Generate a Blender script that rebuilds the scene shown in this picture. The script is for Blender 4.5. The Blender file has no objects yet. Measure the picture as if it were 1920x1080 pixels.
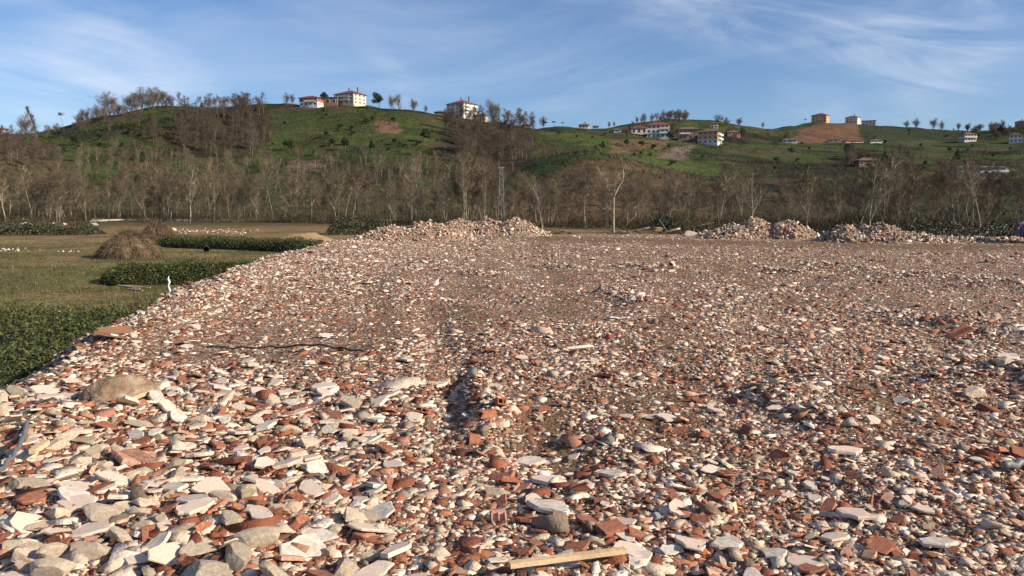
import bpy, bmesh, math, random
import numpy as np
from mathutils import Vector, Matrix

S = bpy.context.scene
COL = S.collection
rnd = random.Random(7)
rng = np.random.default_rng(11)

# ------------------------------------------------------------------ camera, sky, sun, exposure
CAMZ = 1.6
FPX = 1480.0                      # focal length in pixels of the 1920 px wide photograph
HORIZON = 395.0
PITCH = math.atan((540 - HORIZON) / FPX)
cam = bpy.data.objects.new('camera', bpy.data.cameras.new('camera'))
COL.objects.link(cam)
cam.location = (0, 0, CAMZ)
cam.rotation_euler = (math.pi / 2 - PITCH, 0, 0)
cam.data.sensor_width = 36.0
cam.data.lens = 36.0 * FPX / 1920.0
cam.data.clip_start = 0.05
cam.data.clip_end = 12000
S.camera = cam

SUN_EL = math.radians(26)
SUN_AZ = math.radians(20)         # how far behind the camera the sun stands, measured from +X
sun_dir = Vector((math.cos(SUN_EL) * math.cos(SUN_AZ), -math.cos(SUN_EL) * math.sin(SUN_AZ), math.sin(SUN_EL)))
W = bpy.data.worlds.new('World'); S.world = W; W.use_nodes = True
nt = W.node_tree; nt.nodes.clear()
wout = nt.nodes.new('ShaderNodeOutputWorld'); wbg = nt.nodes.new('ShaderNodeBackground')
sky = nt.nodes.new('ShaderNodeTexSky'); sky.sky_type = 'NISHITA'; sky.sun_disc = False
sky.sun_elevation = SUN_EL
sky.sun_rotation = math.atan2(sun_dir.x, sun_dir.y)
sky.air_density = 1.0; sky.dust_density = 0.3; sky.ozone_density = 2.5; sky.altitude = 50
wbg.inputs['Strength'].default_value = 0.074
# thin cirrus: noise on a flat cloud layer high above the ground
tc = nt.nodes.new('ShaderNodeTexCoord')
sep = nt.nodes.new('ShaderNodeSeparateXYZ'); nt.links.new(tc.outputs['Generated'], sep.inputs[0])
def wmath(op, a, b=None, clamp=False):
    n = nt.nodes.new('ShaderNodeMath'); n.operation = op; n.use_clamp = clamp
    for i, v in enumerate((a, b)):
        if v is None: continue
        if isinstance(v, (int, float)): n.inputs[i].default_value = v
        else: nt.links.new(v, n.inputs[i])
    return n.outputs[0]
def cloud_layer(scale, rot, sc, loc, lo, hi, detail=7, rough=0.6, dist=0.6):
    mp = nt.nodes.new('ShaderNodeMapping'); nt.links.new(tc.outputs['Generated'], mp.inputs[0])
    mp.vector_type = 'TEXTURE'; mp.inputs['Rotation'].default_value[1] = rot; mp.inputs['Scale'].default_value = sc; mp.inputs['Location'].default_value = loc
    nz = nt.nodes.new('ShaderNodeTexNoise'); nt.links.new(mp.outputs[0], nz.inputs['Vector'])
    nz.inputs['Scale'].default_value = scale; nz.inputs['Detail'].default_value = detail
    nz.inputs['Roughness'].default_value = rough; nz.inputs['Distortion'].default_value = dist
    mr = nt.nodes.new('ShaderNodeMapRange'); nt.links.new(nz.outputs['Fac'], mr.inputs['Value'])
    mr.inputs['From Min'].default_value = lo; mr.inputs['From Max'].default_value = hi; mr.interpolation_type = 'SMOOTHSTEP'
    return mr.outputs[0]
big = cloud_layer(1.5, 0.10, (1, 1, 0.42), (0.42, 0.0, 0.20), 0.44, 0.64, detail=3)
fine = cloud_layer(3.4, 0.20, (1, 1, 0.20), (0.3, 0.7, 0.1), 0.34, 0.72, detail=10, rough=0.62, dist=0.9)
veil = cloud_layer(2.2, -0.12, (1, 1, 0.22), (0.9, 0.2, 0.0), 0.44, 0.80, detail=8, rough=0.62, dist=0.6)
cmask = wmath('ADD', wmath('MULTIPLY', wmath('MULTIPLY', big, fine), 0.66), wmath('MULTIPLY', veil, 0.20), clamp=True)
cmix = nt.nodes.new('ShaderNodeMixRGB'); nt.links.new(cmask, cmix.inputs['Fac'])
stint = nt.nodes.new('ShaderNodeMixRGB'); stint.blend_type = 'MULTIPLY'; stint.inputs['Fac'].default_value = 1.0
stint.inputs['Color2'].default_value = (0.80, 0.93, 1.16, 1)
nt.links.new(sky.outputs[0], stint.inputs['Color1'])
nt.links.new(stint.outputs[0], cmix.inputs['Color1']); cmix.inputs['Color2'].default_value = (8.6, 9.0, 9.6, 1)
nt.links.new(cmix.outputs[0], wbg.inputs['Color']); nt.links.new(wbg.outputs[0], wout.inputs[0])

sl = bpy.data.lights.new('sun', 'SUN'); sl.energy = 5.0; sl.angle = math.radians(0.53); sl.color = (1.0, 0.88, 0.70)
sun = bpy.data.objects.new('sun', sl); COL.objects.link(sun)
sun.rotation_euler = sun_dir.to_track_quat('Z', 'Y').to_euler()
S.view_settings.view_transform = 'Standard'; S.view_settings.look = 'None'
S.view_settings.exposure = 0.58; S.view_settings.gamma = 1.0; S.view_settings.use_curve_mapping = False
S.cycles.max_bounces = 5; S.cycles.transparent_max_bounces = 4; S.cycles.diffuse_bounces = 3; S.cycles.glossy_bounces = 2

# ------------------------------------------------------------------ pixel <-> world helpers
CP, SP = math.cos(PITCH), math.sin(PITCH)
def ray(px, py):
    u = (px - 960) / FPX; v = (540 - py) / FPX
    return np.array([u, CP + v * SP, -SP + v * CP])
def on_plane(px, py, z):
    d = ray(px, py); t = (z - CAMZ) / d[2]
    return np.array([d[0] * t, d[1] * t, z])
def at_depth(px, py, Y):
    d = ray(px, py); t = Y / d[1]
    return np.array([d[0] * t, Y, CAMZ + d[2] * t])
def project(x, y, z):
    dz = z - CAMZ
    dep = np.maximum(y * CP - dz * SP, 0.01); up = y * SP + dz * CP
    return 960 + FPX * x / dep, 540 - FPX * up / dep

# ------------------------------------------------------------------ noise
def _hash(ix, iy, s):
    h = (ix.astype(np.int64) * 374761393 + iy.astype(np.int64) * 668265263 + s * 982451653) & 0xffffffff
    h = ((h ^ (h >> 13)) * 1274126177) & 0xffffffff
    return ((h ^ (h >> 16)) & 0xffff) / 65535.0
def vnoise(x, y, s=0):
    x = np.asarray(x, float); y = np.asarray(y, float)
    ix = np.floor(x); iy = np.floor(y); fx = x - ix; fy = y - iy
    fx = fx * fx * (3 - 2 * fx); fy = fy * fy * (3 - 2 * fy)
    a = _hash(ix, iy, s); b = _hash(ix + 1, iy, s); c = _hash(ix, iy + 1, s); d = _hash(ix + 1, iy + 1, s)
    return (a + (b - a) * fx) * (1 - fy) + (c + (d - c) * fx) * fy
def fbm(x, y, o=4, s=0):
    t = 0; a = 0.5
    for k in range(o):
        t = t + a * vnoise(x, y, s + k * 17); x = x * 2.03 + 5.1; y = y * 2.03 + 9.7; a *= 0.5
    return t / (1 - 0.5 ** o) - 0.5
def sstep(a, b, x):
    t = np.clip((np.asarray(x, float) - a) / (b - a), 0, 1); return t * t * (3 - 2 * t)

# ------------------------------------------------------------------ materials
MATS = {}
def nodes_of(name):
    m = bpy.data.materials.new(name); m.use_nodes = True
    t = m.node_tree; b = t.nodes['Principled BSDF']
    b.inputs['Specular IOR Level'].default_value = 0.25
    MATS[name] = m
    return m, t, b
def mat(name, col, rough=0.85, var=0.25, scale=6.0, bump=0.3, bscale=None, attr=False, rand=0.0, spec=0.25, metal=0.0, col2=None, coords='Object', detail=5):
    """plain procedural material: base colour (or the piece's own colour attribute) mottled by noise, with fine relief"""
    m, t, b = nodes_of(name)
    b.inputs['Roughness'].default_value = rough; b.inputs['Specular IOR Level'].default_value = spec; b.inputs['Metallic'].default_value = metal
    co = t.nodes.new('ShaderNodeTexCoord'); n = t.nodes.new('ShaderNodeTexNoise')
    n.inputs['Scale'].default_value = scale; n.inputs['Detail'].default_value = detail; n.inputs['Roughness'].default_value = 0.6
    t.links.new(co.outputs[coords], n.inputs['Vector'])
    if attr:
        a = t.nodes.new('ShaderNodeAttribute'); a.attribute_name = 'Col'; src = a.outputs['Color']
    else:
        r = t.nodes.new('ShaderNodeRGB'); r.outputs[0].default_value = (*col, 1); src = r.outputs[0]
    if col2:
        mx = t.nodes.new('ShaderNodeMixRGB'); mx.inputs['Color2'].default_value = (*col2, 1)
        n2 = t.nodes.new('ShaderNodeTexNoise'); n2.inputs['Scale'].default_value = scale * 0.35; n2.inputs['Detail'].default_value = 3
        t.links.new(co.outputs[coords], n2.inputs['Vector'])
        cr = t.nodes.new('ShaderNodeMapRange'); cr.inputs['From Min'].default_value = 0.42; cr.inputs['From Max'].default_value = 0.62
        t.links.new(n2.outputs['Fac'], cr.inputs['Value']); t.links.new(cr.outputs[0], mx.inputs['Fac'])
        t.links.new(src, mx.inputs['Color1']); src = mx.outputs[0]
    hv = t.nodes.new('ShaderNodeHueSaturation'); t.links.new(src, hv.inputs['Color'])
    mr = t.nodes.new('ShaderNodeMapRange'); t.links.new(n.outputs['Fac'], mr.inputs['Value'])
    mr.inputs['From Min'].default_value = 0.25; mr.inputs['From Max'].default_value = 0.75
    mr.inputs['To Min'].default_value = 1 - var; mr.inputs['To Max'].default_value = 1 + var
    val = mr.outputs[0]
    if rand:
        oi = t.nodes.new('ShaderNodeObjectInfo'); m2 = t.nodes.new('ShaderNodeMapRange'); t.links.new(oi.outputs['Random'], m2.inputs['Value'])
        m2.inputs['To Min'].default_value = 1 - rand; m2.inputs['To Max'].default_value = 1 + rand
        mm = t.nodes.new('ShaderNodeMath'); mm.operation = 'MULTIPLY'; t.links.new(val, mm.inputs[0]); t.links.new(m2.outputs[0], mm.inputs[1]); val = mm.outputs[0]
    t.links.new(val, hv.inputs['Value']); t.links.new(hv.outputs[0], b.inputs['Base Color'])
    if bump:
        bn = t.nodes.new('ShaderNodeTexNoise'); bn.inputs['Scale'].default_value = bscale or scale * 4; bn.inputs['Detail'].default_value = 4
        t.links.new(co.outputs[coords], bn.inputs['Vector'])
        bp = t.nodes.new('ShaderNodeBump'); bp.inputs['Strength'].default_value = bump; bp.inputs['Distance'].default_value = 0.02
        t.links.new(bn.outputs['Fac'], bp.inputs['Height']); t.links.new(bp.outputs[0], b.inputs['Normal'])
    return m

mat('rubble_bits', None, 0.9, 0.28, 18, 0.5, 60, attr=True)
mat('terracotta', (0.27, 0.092, 0.048), 0.85, 0.28, 14, 0.35, 60, rand=0.3, col2=(0.34, 0.155, 0.095))
mat('terracotta_dusty', (0.42, 0.20, 0.13), 0.9, 0.22, 14, 0.35, 60, rand=0.22, col2=(0.52, 0.33, 0.24))
mat('plaster', (0.64, 0.51, 0.40), 0.8, 0.18, 9, 0.2, 50, rand=0.10, col2=(0.60, 0.47, 0.38))
mat('plaster_white', (0.66, 0.585, 0.50), 0.8, 0.16, 11, 0.3, 50, rand=0.1, col2=(0.52, 0.43, 0.345))
mat('concrete', (0.48, 0.385, 0.27), 0.95, 0.38, 16, 0.7, 40, rand=0.22, col2=(0.58, 0.48, 0.365))
mat('concrete_cream', (0.68, 0.545, 0.41), 0.95, 0.30, 14, 0.7, 40, rand=0.15, col2=(0.54, 0.42, 0.305))
mat('grey_stone', (0.30, 0.28, 0.25), 0.85, 0.2, 10, 0.5, 40, rand=0.25)
mat('boulder_soil', (0.20, 0.135, 0.088), 0.97, 0.45, 4.5, 1.0, 14, col2=(0.36, 0.265, 0.185))
mat('timber', (0.55, 0.40, 0.24), 0.8, 0.25, 5, 0.3, 40, rand=0.15)
mat('grey_wood', (0.30, 0.26, 0.21), 0.85, 0.25, 5, 0.3, 40)
mat('black_plastic', (0.025, 0.025, 0.027), 0.5, 0.2, 8, 0.1, spec=0.4)
mat('grey_plastic', (0.13, 0.135, 0.14), 0.5, 0.15, 8, 0.1, spec=0.4)
mat('cardboard', (0.22, 0.115, 0.06), 0.9, 0.15, 6, 0.2)
mat('white_film', (0.78, 0.78, 0.78), 0.45, 0.05, 20, 0.6, 30)
mat('sand', (0.30, 0.20, 0.10), 0.95, 0.22, 1.4, 0.6, 14)
mat('hay', (0.11, 0.075, 0.045), 0.95, 0.4, 9, 0.6, 30, attr=False, col2=(0.16, 0.11, 0.07))
mat('straw', (0.22, 0.16, 0.10), 0.9, 0.3, 3, 0, rand=0.0, attr=True)
mat('tea_leaf', None, 0.6, 0.2, 2.0, 0, attr=True, spec=0.25)
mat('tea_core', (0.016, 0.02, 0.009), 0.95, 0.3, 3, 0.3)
mat('grass_blades', None, 0.8, 0.2, 1.0, 0, attr=True)
mat('evergreen_leaf', (0.022, 0.034, 0.014), 0.6, 0.4, 1.5, 0, rand=0.3, spec=0.3)
mat('bramble_leaf', None, 0.6, 0.25, 1.2, 0, attr=True, spec=0.35)
mat('bark_pale', (0.29, 0.24, 0.175), 0.95, 0.4, 3, 0.4, 12, rand=0.45, col2=(0.13, 0.105, 0.075))
mat('bark_brown', (0.135, 0.105, 0.078), 0.95, 0.3, 3, 0.4, 12, rand=0.3)
mat('bark_white', (0.40, 0.345, 0.265), 0.95, 0.3, 3, 0.4, 12, col2=(0.22, 0.185, 0.14))
mat('twigs_tan', (0.115, 0.085, 0.053), 0.95, 0.3, 0.6, 0, rand=0.4, col2=(0.13, 0.105, 0.052))
mat('twigs_dark', (0.095, 0.070, 0.052), 0.95, 0.3, 0.6, 0, rand=0.3)
mat('twigs_grey', (0.17, 0.13, 0.10), 0.95, 0.3, 0.6, 0, rand=0.25)
mat('undergrowth', None, 0.95, 0.3, 0.5, 0, attr=True)
mat('metal_grey', (0.35, 0.36, 0.37), 0.5, 0.1, 8, 0.05, metal=0.5)
mat('glass_dark', (0.02, 0.025, 0.03), 0.12, 0.1, 3, 0, spec=0.6)
mat('car_blue', (0.008, 0.025, 0.12), 0.25, 0.03, 3, 0, spec=0.6)
mat('rubber', (0.015, 0.015, 0.015), 0.8, 0.1, 8, 0.1)
mat('lamp_red', (0.35, 0.02, 0.015), 0.25, 0.05, 3, 0, spec=0.6)
mat('silver', (0.5, 0.5, 0.5), 0.35, 0.05, 3, 0, metal=0.8)
for nm, c in dict(wall_white=(0.62, 0.59, 0.54), wall_cream=(0.68, 0.55, 0.40), wall_orange=(0.62, 0.34, 0.17), wall_red=(0.50, 0.14, 0.08),
                  wall_brown=(0.22, 0.14, 0.10), wall_grey=(0.42, 0.41, 0.40), wall_pink=(0.66, 0.52, 0.46), roof_red=(0.19, 0.062, 0.048),
                  roof_brown=(0.16, 0.10, 0.08), roof_grey=(0.13, 0.12, 0.12), trim_white=(0.62, 0.60, 0.57)).items():
    mat(nm, c, 0.85, 0.12, 0.6, 0.15, 3, rand=0.06)

def attr_ground(name, fine_scale, var, bump, bscale, bdist, cells=None):
    """terrain: colour attribute of the soil/vegetation with noise at several sizes"""
    m, t, b = nodes_of(name); b.inputs['Roughness'].default_value = 0.97; b.inputs['Specular IOR Level'].default_value = 0.1
    co = t.nodes.new('ShaderNodeTexCoord'); a = t.nodes.new('ShaderNodeAttribute'); a.attribute_name = 'Col'
    src = a.outputs['Color']
    if cells:
        # small broken bits in the bed: every cell one colour of brick, plaster, mortar or soil
        for sc, fac in cells:
            vo = t.nodes.new('ShaderNodeTexVoronoi'); vo.inputs['Scale'].default_value = sc; t.links.new(co.outputs['Object'], vo.inputs['Vector'])
            sp = t.nodes.new('ShaderNodeSeparateColor'); t.links.new(vo.outputs['Color'], sp.inputs[0])
            cr = t.nodes.new('ShaderNodeValToRGB'); cr.color_ramp.interpolation = 'CONSTANT'; e = cr.color_ramp.elements
            pal = [(0, (0.25, 0.092, 0.05)), (0.20, (0.29, 0.14, 0.085)), (0.32, (0.15, 0.095, 0.06)), (0.54, (0.46, 0.355, 0.26)), (0.68, (0.30, 0.24, 0.18)), (0.84, (0.58, 0.48, 0.38)), (0.92, (0.17, 0.125, 0.09))]
            e[0].position = 0; e[0].color = (*pal[0][1], 1); e[1].position = pal[1][0]; e[1].color = (*pal[1][1], 1)
            for p, c in pal[2:]:
                el = e.new(p); el.color = (*c, 1)
            t.links.new(sp.outputs[0], cr.inputs['Fac'])
            gt = t.nodes.new('ShaderNodeMath'); gt.operation = 'LESS_THAN'; t.links.new(sp.outputs[1], gt.inputs[0])
            al = t.nodes.new('ShaderNodeMath'); al.operation = 'MULTIPLY'; al.inputs[1].default_value = fac
            t.links.new(a.outputs['Alpha'], al.inputs[0]); t.links.new(al.outputs[0], gt.inputs[1])
            mx = t.nodes.new('ShaderNodeMixRGB'); t.links.new(gt.outputs[0], mx.inputs['Fac']); t.links.new(src, mx.inputs['Color1']); t.links.new(cr.outputs[0], mx.inputs['Color2'])
            src = mx.outputs[0]
    val = None
    for sc, v in ((fine_scale, var), (fine_scale * 0.13, var * 0.8)):
        n = t.nodes.new('ShaderNodeTexNoise'); n.inputs['Scale'].default_value = sc; n.inputs['Detail'].default_value = 6; n.inputs['Roughness'].default_value = 0.65
        t.links.new(co.outputs['Object'], n.inputs['Vector'])
        mr = t.nodes.new('ShaderNodeMapRange'); t.links.new(n.outputs['Fac'], mr.inputs['Value'])
        mr.inputs['From Min'].default_value = 0.3; mr.inputs['From Max'].default_value = 0.7
        mr.inputs['To Min'].default_value = 1 - v; mr.inputs['To Max'].default_value = 1 + v
        if val is None: val = mr.outputs[0]
        else:
            mm = t.nodes.new('ShaderNodeMath'); mm.operation = 'MULTIPLY'; t.links.new(val, mm.inputs[0]); t.links.new(mr.outputs[0], mm.inputs[1]); val = mm.outputs[0]
    hv = t.nodes.new('ShaderNodeHueSaturation'); t.links.new(src, hv.inputs['Color']); t.links.new(val, hv.inputs['Value'])
    t.links.new(hv.outputs[0], b.inputs['Base Color'])
    bn = t.nodes.new('ShaderNodeTexNoise'); bn.inputs['Scale'].default_value = bscale; bn.inputs['Detail'].default_value = 5; t.links.new(co.outputs['Object'], bn.inputs['Vector'])
    bp = t.nodes.new('ShaderNodeBump'); bp.inputs['Strength'].default_value = bump; bp.inputs['Distance'].default_value = bdist
    t.links.new(bn.outputs['Fac'], bp.inputs['Height']); t.links.new(bp.outputs[0], b.inputs['Normal'])
    return m
attr_ground('field_grass', 2.2, 0.5, 1.0, 7, 0.18)
attr_ground('hill_ground', 0.22, 0.40, 0.9, 0.55, 1.2)
attr_ground('rubble_bed', 9, 0.25, 0.9, 28, 0.04, cells=((14, 0.30), (30, 0.5), (50, 0.45)))

# ------------------------------------------------------------------ object helpers
def props(o, label=None, cat=None, group=None, kind=None):
    if label: o['label'] = label
    if cat: o['category'] = cat
    if group: o['group'] = group
    if kind: o['kind'] = kind
    return o
def link(name, me, m=None, parent=None):
    o = bpy.data.objects.new(name, me); COL.objects.link(o)
    if m and me is not None and not me.materials: me.materials.append(MATS[m])
    if parent: o.parent = parent
    return o
def empty(name, loc, rz=0.0):
    o = bpy.data.objects.new(name, None); COL.objects.link(o); o.location = loc; o.rotation_euler = (0, 0, rz); o.empty_display_size = 0.2
    return o
def mesh_np(name, V, F, cols=None, smooth=False):
    """triangles or quads from numpy arrays; cols: one colour (RGB or RGBA) per vertex"""
    V = np.ascontiguousarray(V, np.float32); F = np.ascontiguousarray(F, np.int32)
    me = bpy.data.meshes.new(name); k = F.shape[1]
    me.vertices.add(len(V)); me.vertices.foreach_set('co', V.ravel())
    me.loops.add(F.size); me.loops.foreach_set('vertex_index', F.ravel())
    me.polygons.add(len(F)); me.polygons.foreach_set('loop_start', np.arange(0, F.size, k, dtype=np.int32))
    if smooth: me.polygons.foreach_set('use_smooth', np.ones(len(F), bool))
    me.update(calc_edges=True)
    if cols is not None:
        if cols.shape[1] == 3: cols = np.hstack([cols, np.ones((len(cols), 1))])
        a = me.color_attributes.new('Col', 'FLOAT_COLOR', 'POINT'); a.data.foreach_set('color', np.ascontiguousarray(cols, np.float32).ravel())
    return me
class MB:
    """collects shapes into one mesh"""
    def __init__(s): s.v = []; s.f = []
    def add(s, vs, fs):
        o = len(s.v); s.v += [tuple(map(float, v)) for v in vs]; s.f += [tuple(i + o for i in f) for f in fs]
    def box(s, c, d, rz=0.0, M=None):
        x, y, z = d[0] / 2, d[1] / 2, d[2] / 2
        vs = [Vector((i * x, j * y, k * z)) for k in (-1, 1) for j in (-1, 1) for i in (-1, 1)]
        R = M if M is not None else Matrix.Rotation(rz, 3, 'Z')
        s.add([R @ v + Vector(c) for v in vs], [(0, 2, 3, 1), (4, 5, 7, 6), (0, 1, 5, 4), (2, 6, 7, 3), (0, 4, 6, 2), (1, 3, 7, 5)])
    def tube(s, pts, rad, n=6, cap=True):
        pts = [Vector(p) for p in pts]; rings = []
        if not hasattr(rad, '__len__'): rad = [rad] * len(pts)
        o = len(s.v); ref = Vector((0.31, 0.17, 0.93)).normalized()
        for i, p in enumerate(pts):
            d = (pts[min(i + 1, len(pts) - 1)] - pts[max(i - 1, 0)])
            d = d.normalized() if d.length > 1e-9 else Vector((0, 0, 1))
            a = d.cross(ref)
            if a.length < 0.15: a = d.cross(Vector((1, 0, 0)))
            a.normalize(); b = d.cross(a)
            for k in range(n):
                t = 2 * math.pi * k / n; s.v.append(tuple(p + (a * math.cos(t) + b * math.sin(t)) * rad[i]))
        for i in range(len(pts) - 1):
            for k in range(n):
                k2 = (k + 1) % n; s.f.append((o + i * n + k, o + i * n + k2, o + (i + 1) * n + k2, o + (i + 1) * n + k))
        if cap:
            s.f.append(tuple(o + k for k in range(n))[::-1]); s.f.append(tuple(o + (len(pts) - 1) * n + k for k in range(n)))
    def mesh(s, name, smooth=False):
        me = bpy.data.meshes.new(name); me.from_pydata(s.v, [], s.f); me.update()
        if smooth:
            for p in me.polygons: p.use_smooth = True
        return me
    def build(s, name, m, parent=None, smooth=False):
        return link(name, s.mesh(name, smooth), m, parent)
def copy_tree(o, parent=None):
    c = o.copy(); COL.objects.link(c); c.parent = parent
    for ch in o.children: copy_tree(ch, c)
    return c
def axis(fine_lo, fine_hi, step, far, n=14):
    a = np.arange(fine_lo, fine_hi + step / 2, step)
    g = np.geomspace(step * 2, far, n)
    return np.concatenate([(fine_lo - g)[::-1], a, fine_hi + g])
def grid_mesh(name, xs, ys, hf, cf, smooth=True):
    X, Y = np.meshgrid(xs, ys); Z = hf(X, Y); nx, ny = len(xs), len(ys)
    V = np.stack([X.ravel(), Y.ravel(), Z.ravel()], 1)
    i = (np.arange(ny - 1)[:, None] * nx + np.arange(nx - 1)[None, :]).ravel()
    F = np.stack([i, i + 1, i + nx + 1, i + nx], 1)
    return mesh_np(name, V, F, cf(V), smooth)

# ------------------------------------------------------------------ the lie of the land
FIELD = -1.0
EDGE = np.array([on_plane(*p, 0.0)[:2] for p in ((-500, 1300), (0, 748), (150, 652), (320, 557), (480, 489), (560, 469), (620, 456), (690, 447))] + [(-8.4, 54), (-8.4, 70)])
EDGE[0] = (-3.4, -6)
def edge_x(y): return np.interp(y, EDGE[:, 1], EDGE[:, 0])
def far_y(x): return np.interp(x, [-10, 0, 14, 22, 34, 60], [53.5, 54.5, 54, 50, 47, 45])
MOUNDS = []   # small ridges and ruts on the tip: x, y, length-wise dir, half length, half width, height
def seg(p, q, w, h): MOUNDS.append((p[0], p[1], q[0], q[1], w, h))
g0 = lambda px, py: on_plane(px, py, 0.0)
seg(g0(905, 800), g0(880, 730), 0.22, 0.16); seg(g0(870, 790), g0(845, 700), 0.16, -0.14); seg(g0(845, 700), g0(800, 570), 0.25, -0.06)
seg(g0(1440, 740), g0(1560, 800), 0.20, 0.10); seg(g0(1860, 710), g0(1990, 730), 0.5, 0.22); seg(g0(1680, 590), g0(1760, 610), 0.5, 0.13)
seg(g0(1830, 615), g0(1960, 640), 0.5, 0.18); seg(g0(1180, 500), g0(1270, 510), 0.5, 0.16); seg(g0(880, 510), g0(930, 516), 0.35, 0.14)
seg(g0(1030, 500), g0(1090, 504), 0.4, 0.14); seg(g0(1150, 550), g0(1210, 575), 0.35, 0.14); seg(g0(1420, 505), g0(1490, 515), 0.5, 0.14)
seg(g0(1550, 500), g0(1700, 520), 0.8, 0.14); seg(g0(1780, 520), g0(1900, 540), 0.8, 0.2); seg(g0(120, 800), g0(330, 770), 0.5, 0.10)
seg(g0(60, 960), g0(420, 1010), 0.5, 0.08); seg(g0(640, 460), g0(700, 455), 0.8, 0.2); seg(g0(300, 620), g0(480, 520), 0.6, 0.10)
seg(g0(1240, 700), g0(1480, 760), 0.3, -0.07); seg(g0(950, 800), g0(1060, 860), 0.3, -0.06)
def tip_h(x, y):
    x = np.asarray(x, float); y = np.asarray(y, float)
    h = 0.10 * fbm(x * 0.35, y * 0.35, 4, 3) + 0.10 * fbm(x * 1.3, y * 1.3, 3, 9)
    for x0, y0, x1, y1, w, a in MOUNDS:
        dx, dy = x1 - x0, y1 - y0; L = dx * dx + dy * dy
        t = np.clip(((x - x0) * dx + (y - y0) * dy) / L, 0, 1)
        d2 = (x - x0 - t * dx) ** 2 + (y - y0 - t * dy) ** 2
        a = a * (0.6 if y0 > 9 and a > 0 else 1.0); h = h + a * np.exp(-d2 / (w * w)) * (0.7 + 0.6 * vnoise(x * 2.5, y * 2.5, 5))
    wob = 0.5 * fbm(x * 0.6, y * 0.6, 3, 21)
    dl = x - edge_x(y) + wob; df = far_y(x) + wob * 2 - y
    s = sstep(-1.5, 0.15, dl) * sstep(-1.6, 0.2, df)
    crest = 0.08 * np.exp(-((dl - 0.5) / 0.6) ** 2)
    return (h + crest) * s + (FIELD - 0.25) * (1 - s)
def field_h(x, y):
    return FIELD + 0.22 * fbm(x * 0.09, y * 0.09, 3, 40) + 0.05 * fbm(x * 0.7, y * 0.7, 3, 44) + 0.9 * sstep(110, 190, y) * 0.3

# hills: heights read from where slopes and ridges show, column by column, each with its distance
HC = {-500: [(200, 405), (280, 330), (360, 290), (450, 268), (560, 270)],
      0: [(200, 405), (250, 335), (310, 285), (400, 259), (480, 258)],
      100: [(200, 405), (260, 335), (330, 298), (420, 252), (480, 249)],
      200: [(200, 405), (270, 332), (350, 282), (430, 222), (480, 217)],
      320: [(200, 405), (270, 335), (350, 283), (440, 203), (490, 197)],
      480: [(200, 405), (280, 332), (370, 280), (460, 206), (520, 197)],
      620: [(200, 405), (280, 332), (370, 275), (460, 210), (520, 195)],
      760: [(200, 405), (280, 332), (380, 275), (470, 215), (530, 206)],
      880: [(200, 405), (280, 345), (380, 290), (470, 228), (530, 217)],
      960: [(200, 408), (290, 350), (370, 312), (470, 247), (540, 230)],
      1010: [(180, 412), (240, 350), (300, 298), (345, 300), (420, 280), (520, 250), (640, 237)],
      1090: [(170, 415), (230, 340), (300, 283), (345, 285), (420, 270), (520, 250), (650, 238)],
      1170: [(170, 415), (230, 350), (300, 291), (345, 292), (430, 270), (520, 252), (620, 240), (700, 234)],
      1250: [(170, 415), (240, 355), (300, 314), (350, 303), (440, 276), (530, 259), (620, 242), (720, 219)],
      1330: [(170, 415), (240, 360), (310, 330), (380, 305), (450, 282), (540, 264), (640, 245), (720, 223)],
      1420: [(170, 415), (260, 365), (400, 312), (500, 280), (600, 264), (700, 249), (780, 237)],
      1500: [(170, 415), (260, 370), (400, 317), (500, 287), (650, 267), (760, 236), (830, 227)],
      1610: [(170, 415), (260, 372), (400, 320), (500, 287), (650, 267), (760, 237), (830, 227)],
      1700: [(170, 415), (260, 374), (400, 322), (520, 287), (680, 267), (800, 248), (880, 239)],
      1800: [(170, 415), (260, 374), (400, 327), (520, 287), (700, 267), (820, 253), (900, 243)],
      1920: [(170, 415), (260, 374), (400, 327), (520, 287), (650, 268), (760, 245), (860, 230)],
      2500: [(170, 415), (260, 374), (400, 327), (520, 280), (650, 262), (760, 240), (860, 222)]}
HPX = np.arange(-600, 2601, 20.0); HYS = np.arange(120, 1501, 5.0)
def _hill_table():
    ks = sorted(HC); cols = []
    for k in ks:
        ys = [120, 150]; zs = [-3.5, -2.6]
        for Y, py in HC[k]: ys.append(Y); zs.append(at_depth(960, py, Y)[2])
        ys += [ys[-1] + 140, 1500]; zs += [zs[-1] * 0.86, zs[-1] * 0.3]
        cols.append(np.interp(HYS, ys, zs))
    cols = np.array(cols); T = np.empty((len(HPX), len(HYS)))
    for j in range(len(HYS)): T[:, j] = np.interp(HPX, ks, cols[:, j])
    def blur(A, ax, n):
        w = np.hanning(n + 2)[1:-1]; w /= w.sum(); p = n // 2
        P = np.pad(A, [(p, p) if a == ax else (0, 0) for a in (0, 1)], mode='edge')
        return np.apply_along_axis(lambda r: np.convolve(r, w, 'valid'), ax, P)
    return blur(blur(T, 0, 5), 1, 9)
HT = _hill_table()
def hill_h(x, y):
    x = np.asarray(x, float); y = np.asarray(y, float)
    px = np.clip((960 + FPX * x / (np.maximum(y, 50) * CP) + 600) / 20.0, 0, len(HPX) - 1.001)
    yy = np.clip((y - 120) / 5.0, 0, len(HYS) - 1.001)
    i = px.astype(int); j = yy.astype(int); fx = px - i; fy = yy - j
    z = (HT[i, j] * (1 - fx) + HT[i + 1, j] * fx) * (1 - fy) + (HT[i, j + 1] * (1 - fx) + HT[i + 1, j + 1] * fx) * fy
    amp = sstep(170, 300, y)
    return z + amp * (7.5 * fbm(x * 0.014, y * 0.014, 4, 60) + 3.0 * fbm(x * 0.06, y * 0.06, 4, 66)) - 0.4
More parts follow.
